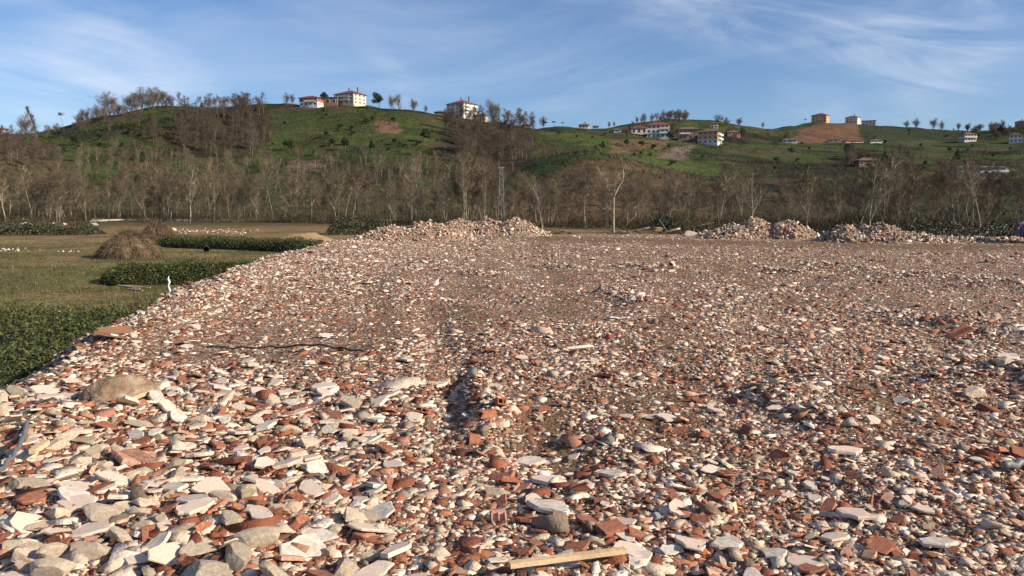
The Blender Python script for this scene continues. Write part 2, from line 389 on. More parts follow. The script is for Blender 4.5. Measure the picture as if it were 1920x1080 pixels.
def land_h(x, y):
    x = np.asarray(x, float); y = np.asarray(y, float)
    return np.maximum(np.maximum(field_h(x, y), np.where(y > 121, hill_h(x, y), -50)), np.where(y < 72, tip_h(x, y), -50))
def on_hill(px, py, ymin=150, ymax=1000):
    """where the line of sight meets the slope, or the crest nearest to it"""
    d = ray(px, py); Y = np.arange(ymin, ymax, 1.0); t = Y / d[1]
    X = d[0] * t; Zr = CAMZ + d[2] * t; H = np.maximum(hill_h(X, Y), field_h(X, Y)); hit = np.nonzero(H >= Zr)[0]
    k = hit[0] if len(hit) else int(np.argmin((Zr - H) / Y))
    return np.array([X[k], Y[k], H[k]])

def inpoly(px, py, poly):
    c = np.zeros(np.shape(px), bool); n = len(poly); j = n - 1
    for i in range(n):
        xi, yi = poly[i]; xj, yj = poly[j]
        c ^= ((yi > py) != (yj > py)) & (px < (xj - xi) * (py - yi) / (yj - yi + 1e-9) + xi); j = i
    return c
PLOTS = [([(940, 425), (960, 380), (1010, 335), (1090, 302), (1180, 303), (1290, 332), (1350, 372), (1350, 425)], (0.105, 0.066, 0.036), 0.8),
         ([(1010, 250), (1180, 300), (1330, 330), (1400, 330), (1250, 285), (1100, 250)], (0.072, 0.092, 0.022), 0.85),
         ([(500, 215), (700, 205), (830, 235), (800, 290), (650, 280), (480, 300), (520, 250)], (0.062, 0.082, 0.022), 0.6),
         ([(1480, 270), (1498, 245), (1540, 229), (1608, 228), (1615, 268)], (0.15, 0.082, 0.048), 1.0),
         ([(703, 222), (750, 232), (757, 252), (712, 250)], (0.17, 0.095, 0.06), 1.0),
         ([(1232, 296), (1258, 275), (1297, 273), (1283, 301)], (0.17, 0.125, 0.10), 1.0),
         ([(1148, 262), (1250, 262), (1255, 276), (1200, 280), (1150, 290)], (0.16, 0.10, 0.06), 0.9),
         ([(540, 300), (600, 298), (600, 320), (540, 320)], (0.16, 0.115, 0.085), 0.9),
         ([(1610, 232), (1800, 246), (1835, 264), (1616, 264)], (0.030, 0.038, 0.019), 0.9),
         ([(0, 262), (110, 268), (140, 340), (0, 350)], (0.085, 0.058, 0.036), 0.8),
         ([(330, 205), (500, 200), (505, 275), (460, 300), (330, 295)], (0.045, 0.036, 0.022), 0.9),
         ([(835, 225), (1005, 232), (1000, 300), (940, 340), (880, 335), (830, 262)], (0.038, 0.032, 0.020), 0.92),
         ([(1560, 330), (1930, 335), (1930, 430), (1560, 430)], (0.035, 0.045, 0.018), 0.7)]
def hill_cols(V):
    x, y, z = V.T; px, py = project(x, y, z)
    g = np.array([[0.050, 0.068, 0.019]]); d = np.array([[0.020, 0.026, 0.011]]); b = np.array([[0.080, 0.058, 0.033]])
    n1 = fbm(x * 0.02, y * 0.02, 4, 80)[:, None]; n2 = fbm(x * 0.045 + 9, y * 0.045, 3, 90)[:, None]
    c = g + (d - g) * sstep(-0.05, 0.16, n1); c = c + (b - c) * sstep(0.04, 0.2, n2) * 0.8
    # hedged terraces of the tea gardens
    ter = sstep(0.86, 0.95, np.mod(z / 5.5 + 0.5 * fbm(x * 0.02, y * 0.02, 2, 7), 1.0))[:, None] * sstep(0.45, 0.6, vnoise(x * 0.012, y * 0.012, 33))[:, None]
    c = c * (1 - 0.68 * ter)
    low = (1 - sstep(2, 14, z))[:, None]; c = c + (np.array([[0.070, 0.052, 0.030]]) - c) * low * 0.7
    wx = px + 10 * fbm(x * 0.05, y * 0.05, 2, 12); wy = py + 6 * fbm(x * 0.05 + 50, y * 0.05, 2, 14)
    for poly, col, a in PLOTS:
        k = inpoly(wx, wy, poly); c[k] = c[k] * (1 - a) + np.array(col) * a
    return c * 0.88
def field_cols(V):
    x, y, z = V.T
    g = np.array([[0.128, 0.116, 0.040]]); br = np.array([[0.225, 0.150, 0.072]]); dk = np.array([[0.050, 0.058, 0.018]])
    n = fbm(x * 0.12, y * 0.12, 4, 50); n2 = fbm(x * 0.5, y * 0.5, 3, 53)
    dry = np.clip(sstep(42, 62, y + 34 * n) + 0.75 * sstep(0.0, 0.16, n2), 0, 1)[:, None]
    c = g + (br - g) * dry; c = c + (dk - c) * (sstep(0.05, 0.25, fbm(x * 0.25 + 9, y * 0.25, 3, 58))[:, None] * 0.5)
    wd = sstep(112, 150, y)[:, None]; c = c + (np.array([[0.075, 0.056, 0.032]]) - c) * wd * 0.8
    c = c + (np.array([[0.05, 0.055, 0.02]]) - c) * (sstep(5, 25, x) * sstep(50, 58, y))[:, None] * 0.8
    return c
def soil_amt(x, y):
    """bare rolled soil of the lorry track across the far part of the tip"""
    c = np.interp(x, [-10, 0, 8, 16, 26, 60], [62, 47, 42, 36, 33, 30]); w = np.interp(x, [-10, 0, 10, 26, 60], [3, 6, 7, 6, 6])
    return sstep(1.0, 0.35, np.abs(y - c + 3 * fbm(x * 0.2, y * 0.2, 3, 70)) / w)
TRACKS = [(g0(1010, 1010), g0(905, 500)), (g0(1420, 1000), g0(1010, 500)), (g0(1330, 820), g0(1250, 500)), (g0(1800, 820), g0(1370, 500)), (g0(560, 760), g0(760, 500))]
def track_amt(x, y):
    t = np.zeros(np.shape(x))
    for p, q in TRACKS:
        f = (y - p[1]) / (q[1] - p[1]); xc = p[0] + (q[0] - p[0]) * f + 0.35 * np.sin(y * 0.35 + p[0]); t = np.maximum(t, np.exp(-((x - xc) / 0.34) ** 2) * sstep(-0.12, 0.05, f) * sstep(1.25, 0.95, f))
    return t * sstep(0.25, 0.5, vnoise(x * 0.8, y * 0.5, 88))
def tip_cols(V):
    x, y, z = V.T
    n = fbm(x * 0.5, y * 0.5, 4, 31)[:, None]; n2 = fbm(x * 2.2, y * 2.2, 3, 35)[:, None]
    a = np.array([[0.105, 0.062, 0.038]]); b = np.array([[0.18, 0.112, 0.070]]); s = np.array([[0.165, 0.104, 0.056]])
    c = a + (b - a) * sstep(-0.15, 0.2, n) ; c = c * (1 + 0.5 * n2)
    t = np.maximum(soil_amt(x, y), 0.75 * track_amt(x, y))[:, None]; c = c + (s - c) * t
    pale = (sstep(4, -6, x) * sstep(14, 26, y))[:, None]; c = c + (np.array([[0.42, 0.30, 0.22]]) - c) * pale * 0.55 * (1 - t)
    return np.hstack([np.clip(c, 0.02, 1), 0.92 - 0.80 * t])

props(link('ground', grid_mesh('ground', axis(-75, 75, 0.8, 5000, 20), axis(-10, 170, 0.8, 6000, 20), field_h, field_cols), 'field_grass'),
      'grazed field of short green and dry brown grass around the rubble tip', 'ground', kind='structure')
hx = axis(-420, 640, 3.2, 1500, 10); hy = np.concatenate([np.arange(121, 560, 2.6), np.arange(560, 960, 4.5), np.arange(960, 1500, 40)])
props(link('hills', grid_mesh('hills', hx, hy, hill_h, hill_cols), 'hill_ground'), 'green hillsides of tea gardens and scrub rising behind the tree belt', 'hills', kind='structure')
tx = np.concatenate([np.arange(-12, 8, 0.14), np.arange(8, 62, 0.3)]); ty = np.concatenate([np.arange(-6, 1, 0.4), np.arange(1, 16, 0.12), np.arange(16, 64, 0.3)])
props(link('rubble_ground', grid_mesh('rubble_ground', tx, ty, tip_h, tip_cols), 'rubble_bed'), 'levelled bed of crushed red brick, mortar and soil', 'ground', kind='structure')

# ------------------------------------------------------------------ trees
def _unit(v): return v / (np.linalg.norm(v) + 1e-9)
class TreeGen:
    def __init__(s, seed): s.r = np.random.default_rng(seed); s.wood = MB(); s.tv = []; s.n = 0
    def limb(s, p, d, L, r0, r1, nseg, wob, up, sides):
        pts = [p]; dd = _unit(d)
        for k in range(nseg):
            dd = _unit(dd + s.r.normal(0, wob, 3) + np.array([0, 0, up])); pts.append(pts[-1] + dd * L / nseg)
        s.wood.tube(pts, list(np.linspace(r0, r1, len(pts))), sides, cap=False); return pts
    def twig(s, p, d, L, w):
        d = _unit(d); a = _unit(np.cross(d, s.r.normal(0, 1, 3))) * w / 2
        m = p + d * L * 0.5 + s.r.normal(0, 0.06 * L, 3)
        s.tv += [p - a, p + a, m, m - a * 0.8, m + a * 0.8, p + d * L + s.r.normal(0, 0.08 * L, 3)]
    def spray(s, p, d, L, w, n, spread):
        for _ in range(n):
            q = p + d * L * s.r.uniform(-0.4, 0.5); s.twig(q, d + s.r.normal(0, spread, 3) + np.array([0, 0, 0.15]), L * s.r.uniform(0.5, 1.1), w)
    def at(s, pts, t):
        t = t * (len(pts) - 1); i = min(int(t), len(pts) - 2); f = t - i; return pts[i] * (1 - f) + pts[i + 1] * f
    def out(s, name, bark, twig):
        V = np.array(s.tv); F = np.arange(len(V)).reshape(-1, 3)
        tr = link('trunk', s.wood.mesh(name + '_trunk', True), bark)
        cr = link('crown', mesh_np(name + '_crown', V, F), twig)
        return tr, cr
def bare_tree(seed, H, bark, twig, r0=0.13, start=0.35, nl=20, llen=0.26, el=(0.5, 1.1), sub=6, tw=9, tww=0.028, lean=0.05, wob=0.09, tlen=0.85, fork=0):
    """slim leafless tree: tapering trunk, rising limbs, side branches and sprays of fine twigs"""
    g = TreeGen(seed); r = g.r
    stems = [g.limb(np.zeros(3) - np.array([0, 0, 0.4]), np.array([r.normal(0, lean), r.normal(0, lean), 1]), H + 0.4, r0, r0 * 0.12, 10, wob * 0.6, 0.05, 6)]
    for k in range(fork):
        p = g.at(stems[0], r.uniform(0.15, 0.4)); stems.append(g.limb(p, np.array([r.normal(0, 0.4), r.normal(0, 0.4), 1]), H * r.uniform(0.5, 0.65), r0 * 0.6, r0 * 0.1, 8, wob, 0.08, 5))
    for st in stems:
        n = nl if st is stems[0] else nl // 2
        for k in range(n):
            t = start + (0.97 - start) * (k + r.uniform(0, 1)) / n; p = g.at(st, t); az = r.uniform(0, 6.283); e = r.uniform(*el)
            f = 1 - abs((t - start) / (1 - start) - 0.3) * 0.9
            L = H * llen * max(f, 0.25) * r.uniform(0.6, 1.15); d = np.array([math.cos(az) * math.cos(e), math.sin(az) * math.cos(e), math.sin(e)])
            lp = g.limb(p, d, L, r0 * 0.30 * (1.1 - t * 0.7), 0.012, 4, wob * 1.6, 0.10, 4)
            for j in range(sub):
                q = g.at(lp, r.uniform(0.25, 1.0)); dd = _unit(lp[-1] - lp[0]) + r.normal(0, 0.55, 3) + np.array([0, 0, 0.2])
                bl = L * r.uniform(0.25, 0.5); bp = g.limb(q, dd, bl, 0.018, 0.008, 2, 0.15, 0.05, 3)
                g.spray(g.at(bp, 0.7), _unit(dd), tlen * r.uniform(0.6, 1.2), tww, tw, 0.5)
    return g.out('bare_tree', bark, twig)
def leaf_blobs(seed, blobs, n, size, name, m):
    """evergreen crown: leaf-sized faces filling uneven lobes"""
    r = np.random.default_rng(seed); tot = sum(b[3] ** 2 for b in blobs); Vs = []
    for (x, y, z, R, sq) in blobs:
        k = int(n * R * R / tot); d = r.normal(0, 1, (k, 3)); d /= np.linalg.norm(d, axis=1)[:, None]
        rad = R * (0.55 + 0.5 * r.random(k)) * (0.82 + 0.36 * vnoise(d[:, 0] * 2.5 + x, d[:, 2] * 2.5 + z + d[:, 1], seed))
        c = np.array([x, y, z]) + d * rad[:, None] * np.array([1, 1, sq])
        u = r.normal(0, 1, (k, 3)); u /= np.linalg.norm(u, axis=1)[:, None]; v = np.cross(u, d + r.normal(0, 0.4, (k, 3))); v /= np.linalg.norm(v, axis=1)[:, None] + 1e-9
        s = size * r.uniform(0.5, 1.3, k)[:, None]
        Vs.append(np.stack([c - u * s, c + v * s * 0.6, c + u * s, c - v * s * 0.6], 1).reshape(-1, 3))
    V = np.concatenate(Vs); return link('crown', mesh_np(name, V, np.arange(len(V)).reshape(-1, 4)), m)
def evergreen(seed, H, kind):
    r = np.random.default_rng(seed); mb = MB()
    mb.tube([(0, 0, -0.4), (0.05, 0, H * 0.4), (0, 0.05, H * 0.92)], [H * 0.028, H * 0.02, H * 0.006], 6); tr = mb.build('trunk', 'bark_brown')
    if kind == 'round':
        bl = [(r.normal(0, H * .14), r.normal(0, H * .14), H * (0.45 + 0.42 * k / 8) + r.normal(0, H * .03), H * r.uniform(.13, .22), 0.8) for k in range(9)]
    elif kind == 'cone':
        bl = []
        for k in range(9):
            t = k / 8; R = H * 0.25 * (1.06 - t)
            for a in range(4): an = a * 1.57 + k; bl.append((math.cos(an) * R * .6, math.sin(an) * R * .6, H * (0.14 + 0.8 * t), max(R * .62, H * .035), 0.6))
    elif kind == 'umbrella':
        bl = [(math.cos(k) * H * .22 * (k % 3) / 2, math.sin(k) * H * .22 * (k % 3) / 2, H * (.82 + .05 * (k % 2)), H * .17, 0.5) for k in range(8)]
    else:
        bl = [(r.normal(0, H * .22), r.normal(0, H * .22), H * r.uniform(.2, .75), H * r.uniform(.16, .26), 0.85) for k in range(9)]
    return tr, leaf_blobs(seed, bl, 2600, H * 0.028, 'evergreen_crown', 'evergreen_leaf')
def proto(parts):
    for o in parts: COL.objects.unlink(o)
    return parts
def plant(name, parts, loc, rz, sc, label, cat, group=None, sz=None):
    e = empty(name, loc, rz); e.scale = (sc, sc, sz or sc); props(e, label, cat, group)
    for o in parts:
        c = o.copy(); COL.objects.link(c); c.parent = e
    return e
BELT = [proto(bare_tree(100 + k, 10, 'bark_pale', 'twigs_tan', r0=0.075 + 0.02 * (k % 3), start=0.22 + 0.10 * (k % 4), nl=24 + 3 * (k % 4), llen=0.20 + 0.03 * (k % 4), sub=7, tw=8, fork=k % 3, lean=0.10, el=(0.3 + 0.15 * (k % 3), 1.15), tww=0.022)) for k in range(12)]
WOOD = [proto(bare_tree(200 + k, 10, 'bark_brown', 'twigs_dark', r0=0.16, start=0.22, nl=22, llen=0.36, el=(0.3, 1.1), sub=7, tw=9, tww=0.05, fork=k % 3, tlen=1.0)) for k in range(6)]
SKYT = [proto(bare_tree(300 + k, 10, 'bark_brown', 'twigs_grey', r0=0.20, start=0.12, nl=30, llen=0.44, el=(0.5, 1.25), sub=9, tw=10, tww=0.028, fork=2 + k % 2, tlen=1.1)) for k in range(5)]
EVG = {k: proto(evergreen(400 + i, 10, k)) for i, k in enumerate(('round', 'cone', 'umbrella', 'bush'))}

# the belt of alders along the stream behind the tip and the field
def belt_y(px): return np.interp(px, [-200, 0, 500, 700, 900, 1100, 1400, 1700, 2100], [168, 166, 160, 150, 128, 112, 102, 96, 92])
def belt_h(px): return np.interp(px, [-200, 0, 300, 700, 900, 1000, 1300, 1600, 2100], [11.2, 11.2, 11.6, 11, 10.5, 7.6, 7.6, 8.8, 9.0])
n_belt = 0
def zone(px):
    for lim, t in ((170, 'behind the brambles and stone blocks of the far field'), (345, 'directly behind the two haystacks'), (560, 'behind the spread of pale stones'), (700, 'behind the ochre soil heap'), (900, 'behind the pinkish rubble heap'), (1010, 'behind the long flat-topped heap and the mast'), (1140, 'between the mast and the forked white tree'), (1300, 'behind the fallen branches and evergreen shrub'), (1545, 'behind the twin-humped rubble heap'), (1760, 'behind the dark-flanked rubble heap'), (9999, 'behind the brambles by the blue car')):
        if px < lim: return t
for k in range(295):
    row = rnd.random() ** 1.1; px = rnd.uniform(-120, 2040)
    Y = float(belt_y(px)) + row * 34; X = (px - 960) / FPX * Y
    if X > -8 and Y < far_y(X) + 6: continue
    H = float(belt_h(px)) * rnd.choice((rnd.uniform(0.45, 0.8), rnd.uniform(0.75, 1.12), rnd.uniform(0.85, 1.1)))
    plant('alder_tree', BELT[rnd.randrange(12)], (X, Y, float(land_h(X, Y)) - 0.05), rnd.uniform(0, 6.28), H / 10,
          'slender leafless tree in the belt ' + zone(px), 'tree', 'belt trees ' + zone(px))
    n_belt += 1
# the pale trees that stand out of the belt
def stand_out(px, pyb, pyt, Y, parts, label, rz, wide=1.0):
    p = at_depth(px, pyb, Y); z = float(land_h(p[0], Y)); H = at_depth(px, pyt, Y)[2] - z
    e = plant('bare_tree', parts, (p[0], Y, z - 0.05), rz, H / 10 * wide, label, 'tree', sz=H / 10)
    return e
WHITE = [proto(bare_tree(500 + k, 10, 'bark_white', 'twigs_tan', r0=0.115, start=0.35, nl=20, llen=0.25, sub=5, tw=6, fork=k % 2, lean=0.05, wob=0.12)) for k in range(4)]
stand_out(786, 428, 292, 138, WHITE[0], 'tall crooked pale tree rising above the belt behind the pinkish rubble heap', 0.4)
stand_out(826, 428, 306, 136, WHITE[2], 'pale bent tree with a bare stem beside the tallest belt tree', 2.4)
stand_out(876, 428, 300, 132, WHITE[1], 'tall pale tree with spread branches beside the lattice mast', 1.0)
stand_out(356, 418, 312, 160, WHITE[3], 'straight white-stemmed tree in the belt behind the two haystacks', 3.0)
stand_out(1017, 437, 328, 100, WHITE[2], 'thin white-stemmed tree just beside the lattice mast', 0.2)
stand_out(1410, 432, 322, 98, WHITE[3], 'pale thin tree behind the twin-humped rubble heap', 4.0)
stand_out(1630, 432, 305, 94, WHITE[1], 'pale leaning tree behind the dark-flanked rubble heap', 2.0)
stand_out(1838, 432, 300, 92, WHITE[0], 'tall pale tree rising from the brambles near the blue car', 5.2)
g = TreeGen(77)   # the big forked tree
P = lambda px, py: np.array([(px - 1151) / FPX * 96, 0.0, (432 - py) / FPX * 96])
def poly(pts, r0, r1, jy=0.15):
    q = [P(*p) + np.array([0, g.r.normal(0, jy), 0]) for p in pts]; g.wood.tube(q, list(np.linspace(r0, r1, len(q))), 6, cap=False); return q
main = [poly([(1151, 440), (1150, 400), (1150, 362)], 0.13, 0.11, 0.02), poly([(1150, 364), (1157, 350), (1166, 334), (1168, 322), (1165, 308), (1164, 290)], 0.105, 0.03),
        poly([(1150, 362), (1143, 356), (1138, 346), (1137, 333), (1128, 328)], 0.06, 0.02), poly([(1168, 323), (1158, 321), (1150, 317)], 0.05, 0.02), poly([(1150, 385), (1140, 388), (1125, 384)], 0.05, 0.02),
        poly([(1151, 358), (1151, 345), (1158, 334)], 0.05, 0.02), poly([(1166, 312), (1173, 308), (1182, 307)], 0.04, 0.015), poly([(1137, 334), (1130, 322), (1120, 316)], 0.04, 0.015)]
for q in main[1:]:
    for k in range(14):
        p = g.at(q, g.r.uniform(0.3, 1)); d = g.r.normal(0, 0.6, 3) + np.array([0, 0, 0.5]); bp = g.limb(p, d, 1.1, 0.02, 0.008, 3, 0.2, 0.05, 3); g.spray(bp[-1], _unit(d), 0.7, 0.024, 7, 0.5)
fp = at_depth(1151, 432, 96); plant('bare_tree', proto(g.out('forked_tree', 'bark_white', 'twigs_tan')), (fp[0], 96, float(land_h(fp[0], 96)) - 0.1), 0, 1.0, 'white forked tree with a kinked bare stem behind the fallen branches', 'tree')

# woods on the slopes
WOODS = [([(332, 212), (500, 203), (507, 262), (470, 300), (340, 292)], 72, 1.0, WOOD, 'dark leafless tree in the wood on the slope of the wooded hill'),
         ([(838, 228), (1000, 236), (1000, 290), (945, 335), (880, 330), (832, 262)], 80, 1.05, WOOD, 'dark leafless tree in the wood below the white apartment block'),
         ([(-40, 270), (85, 275), (120, 318), (-40, 330)], 36, 0.8, WOOD, 'dark leafless tree in the copse at the foot of the wooded hill'),
         ([(100, 300), (330, 285), (330, 345), (100, 350)], 66, 0.66, BELT, 'brown leafless tree on the lower slope behind the haystacks'),
         ([(330, 305), (820, 305), (840, 365), (330, 365)], 100, 0.66, BELT, 'brown leafless tree on the lower slope under the green pasture'),
         ([(1350, 335), (1960, 345), (1960, 395), (1350, 395)], 50, 0.8, WOOD, 'dark leafless tree on the low ground behind the two rubble heaps nearest the car'),
         ([(960, 345), (1330, 335), (1330, 400), (960, 400)], 30, 0.45, WOOD, 'small leafless tree on the brown scrubby knoll'),
         ([(1365, 255), (1490, 262), (1480, 285), (1370, 282)], 16, 0.7, WOOD, 'leafless tree on the slope between the orange house and the bare earth slope'),
         ([(130, 225), (330, 205), (330, 285), (250, 290), (140, 260)], 26, 0.6, WOOD, 'small leafless tree scattered on the wooded hill'),
         ([(1150, 246), (1400, 246), (1400, 268), (1262, 268), (1150, 262)], 16, 0.5, SKYT, 'leafless garden tree standing between the houses of the hamlet'),
         ([(1780, 244), (1920, 236), (1920, 262), (1830, 264)], 24, 0.75, SKYT, 'leafless tree in the loose wood on the farthest ridge'),
         ([(1560, 290), (1700, 288), (1720, 322), (1570, 322)], 14, 0.6, SKYT, 'leafless tree growing about the long brown barn'),
         ([(1140, 225), (1215, 222), (1215, 240), (1140, 245)], 6, 0.4, SKYT, 'small leafless tree on the bare crest beside the grove'),
         ([(1205, 219), (1285, 221), (1285, 234), (1205, 232)], 22, 0.62, SKYT, 'leafless tree in the grove on the knoll above the white house')]
for poly_, n, hs, lib, lab in WOODS:
    xs = [p[0] for p in poly_]; ys = [p[1] for p in poly_]; c = 0; tries = 0
    while c < n and tries < 4000:
        tries += 1; px, py = rnd.uniform(min(xs), max(xs)), rnd.uniform(min(ys), max(ys))
        if not inpoly(np.array(px), np.array(py), poly_): continue
        p = on_hill(px, py); s = hs * rnd.uniform(0.7, 1.25); c += 1
        plant('woodland_tree' if lib is WOOD else 'hillside_tree', lib[rnd.randrange(len(lib))], (p[0], p[1], p[2] - (2.2 * s if lib is SKYT else 0.1)), rnd.uniform(0, 6.28), s * (1.25 if lib is SKYT else 1), lab, 'tree', lab.split(' in the ')[-1].split(' on the ')[-1] + ' trees')
# trees on the skyline: px, base py, height px
SKY = [(150, 236, 22), (166, 231, 28), (183, 226, 30), (206, 222, 46), (224, 218, 26), (244, 213, 38), (266, 208, 42), (288, 204, 38), (306, 201, 34), (319, 200, 22), (158, 236, 16), (175, 230, 16), (195, 226, 22), (215, 222, 18), (234, 217, 20), (255, 212, 24), (278, 207, 26), (297, 204, 20), (312, 202, 16), (140, 240, 14)]
for px, py, h in SKY:
    p = on_hill(px, py); plant('bare_tree', SKYT[rnd.randrange(5)], (p[0], p[1], p[2] - 0.8), rnd.uniform(0, 6.28), h / FPX * p[1] / 10 * 1.3, 'round-crowned leafless tree in the row climbing the crest of the wooded hill', 'tree', 'trees along the left crest', sz=h / FPX * p[1] / 10 * 0.98)
for px in (392, 402, 412, 420, 428, 437):
    p = on_hill(px, 201); plant('bare_tree', SKYT[rnd.randrange(5)], (p[0], p[1], p[2] - 0.1), rnd.uniform(0, 6.28), 18 / FPX * p[1] / 10, 'leafless tree in the small clump on the hilltop beside the lone dark evergreen', 'tree', 'hilltop clump of trees')
def single(px, py, h, parts, label, wide=1.0, name='bare_tree'):
    p = on_hill(px, py); s = h / FPX * p[1] / 10; k = 1.0 if name != 'bare_tree' else 1.3; plant(name, parts, (p[0], p[1], p[2] - 0.1 - (k - 1) * 4 * s), rnd.uniform(0, 6.28), s * wide * k, label, 'tree', sz=s * (1 + (k - 1) * 0.5))
single(52, 260, 40, SKYT[0], 'wide leafless tree at the low end of the wooded ridge beside the poplar', 1.15)
single(70, 258, 54, proto(bare_tree(610, 10, 'bark_brown', 'twigs_dark', r0=0.2, start=0.15, nl=40, llen=0.09, el=(1.0, 1.4), tww=0.04)), 'narrow upright poplar on the low end of the wooded ridge')
single(121, 246, 32, proto(bare_tree(611, 10, 'bark_brown', 'twigs_dark', r0=0.13, start=0.9, nl=12, llen=0.16, el=(0.1, 0.6), tww=0.05)), 'lopped tree with a bare pole-like stem and a small tuft')
single(88, 258, 20, SKYT[2], 'small leafless tree beside the poplar on the wooded ridge'); single(106, 252, 18, SKYT[3], 'small leafless tree between the poplar and the lopped tree')
for px, py, h, w, lab in ((925, 222, 36, 1.0, 'big round leafless tree right beside the white apartment block'), (952, 227, 24, 1.3, 'wide leafless tree next to the big round tree on the ridge'), (975, 233, 20, 1.2, 'low leafless tree where the wooded ridge drops to the saddle'),
                          (537, 197, 20, 0.9, 'thin leafless tree beside the red house'), (548, 196, 17, 0.9, 'small thin leafless tree against the red house'), (735, 206, 24, 0.8, 'thin leafless tree beside the dark ridge evergreen'), (748, 207, 26, 0.7, 'tall thin leafless tree on the ridge between the two big houses'),
                          (776, 210, 22, 0.8, 'lone leafless tree on the ridge beside the dark shed'), (798, 212, 13, 0.9, 'small leafless bush-like tree beside the dark shed'), (1018, 238, 18, 0.9, 'leafless tree on the saddle'), (1345, 238, 19, 1.3, 'round leafless tree behind the orange houses'), (1362, 237, 14, 1.3, 'low leafless tree on the crest behind the orange houses'),
                          (1385, 236, 13, 1.6, 'wide low leafless tree alone on the crest behind the hamlet'), (1430, 238, 10, 1.0, 'tiny leafless tree on the crest beside the bare earth slope'), (1700, 241, 13, 1.0, 'small round tree on the far crest'), (1718, 241, 16, 1.0, 'round leafless tree on the far crest'), (1750, 242, 17, 1.0, 'taller round leafless tree on the far crest'), (1765, 243, 14, 1.1, 'round leafless tree at the end of the far crest row'),
                          (1815, 243, 10, 1.6, 'low wide tree on the farthest ridge'), (1838, 240, 11, 1.4, 'low tree on the farthest ridge below the brown house'), (1868, 238, 12, 1.5, 'leafless tree on the farthest ridge beside the brown house')):
    single(px, py, h, SKYT[rnd.randrange(5)], lab, w)
for px, py, h, kd, lab in ((711, 205, 30, 'round', 'tall dark evergreen on the ridge beside the big pale house'), (378, 201, 13, 'cone', 'lone small dark evergreen on the top of the wooded hill'), (607, 196, 22, 'round', 'dark evergreen between the red house and the big pale house'),
                           (1022, 238, 11, 'umbrella', 'small flat-topped evergreen on the saddle, first of three'), (1038, 238, 11, 'umbrella', 'small flat-topped evergreen on the saddle, middle of three'), (1055, 236, 8, 'umbrella', 'small flat-topped evergreen on the saddle, last of three'), (1510, 227, 8, 'umbrella', 'tiny flat-topped tree beside the brown hilltop house'),
                           (1594, 296, 26, 'round', 'dark evergreen beside the brown barn'), (1658, 316, 40, 'cone', 'tall dark conifer beside the brown barn'), (1795, 300, 26, 'cone', 'narrow dark conifer on the pasture above the long grey building'), (1875, 258, 22, 'round', 'dark evergreen beside the white house below the farthest ridge'), (1258, 266, 20, 'round', 'dark evergreen beside the white three-storey house'),
                           (648, 282, 22, 'round', 'dark round tree low on the green pasture'), (697, 278, 20, 'cone', 'small dark cone-shaped tree in the middle of the pasture'), (740, 272, 14, 'bush', 'dark shrub on the pasture below the bare plot'), (622, 276, 16, 'round', 'small dark tree on the pasture below the red house'), (795, 270, 28, 'round', 'dark evergreen where the pasture meets the wood'),
                           (540, 282, 22, 'bush', 'dark shrub on the pasture close to the wooded slope'), (660, 245, 12, 'bush', 'small dark shrub high on the pasture'), (612, 258, 14, 'bush', 'dark shrub in the pasture below the long dark-roofed building'), (138, 272, 22, 'bush', 'larger dark shrub on the grassy terrace'), (188, 265, 20, 'bush', 'larger dark shrub beside the terrace path'), (1180, 246, 12, 'cone', 'small dark conifer beside the pink house')):
    single(px, py, h, EVG[kd], lab, 1.0, 'evergreen_tree')
p = on_plane(1242, 436, -0.4); p[1] = 59; plant('evergreen_shrub', EVG['bush'], (11.3, 59, -1.0), 0.4, 0.26, 'dark evergreen shrub behind the fallen branches', 'shrub')

SHR = [([(90, 240), (330, 215), (330, 300), (110, 300)], 20, 'dark shrub on the terraced slope of the wooded hill'), ([(480, 210), (830, 215), (820, 300), (490, 300)], 26, 'dark shrub dotted over the green pasture below the hilltop houses'), ([(1020, 245), (1200, 255), (1330, 300), (1300, 325), (1100, 280)], 18, 'dark shrub along the green slope below the hamlet'), ([(1400, 270), (1920, 272), (1920, 330), (1400, 320)], 30, 'dark shrub on the pastures of the slope beyond the hamlet'), ([(1620, 235), (1900, 248), (1900, 262), (1620, 262)], 16, 'dark shrub among the tea rows below the far crest')]
for poly_, n, lab in SHR:
    xs = [p[0] for p in poly_]; ys = [p[1] for p in poly_]; c = 0
    while c < n:
        px, py = rnd.uniform(min(xs), max(xs)), rnd.uniform(min(ys), max(ys))
        if not inpoly(np.array(px), np.array(py), poly_): continue
        p = on_hill(px, py); c += 1; plant('hill_shrub', EVG['bush'] if rnd.random() < .7 else EVG['round'], (p[0], p[1], p[2] - 0.2), rnd.uniform(0, 6.28), rnd.uniform(0.16, 0.42), lab, 'shrub', 'shrubs: ' + lab[14:])

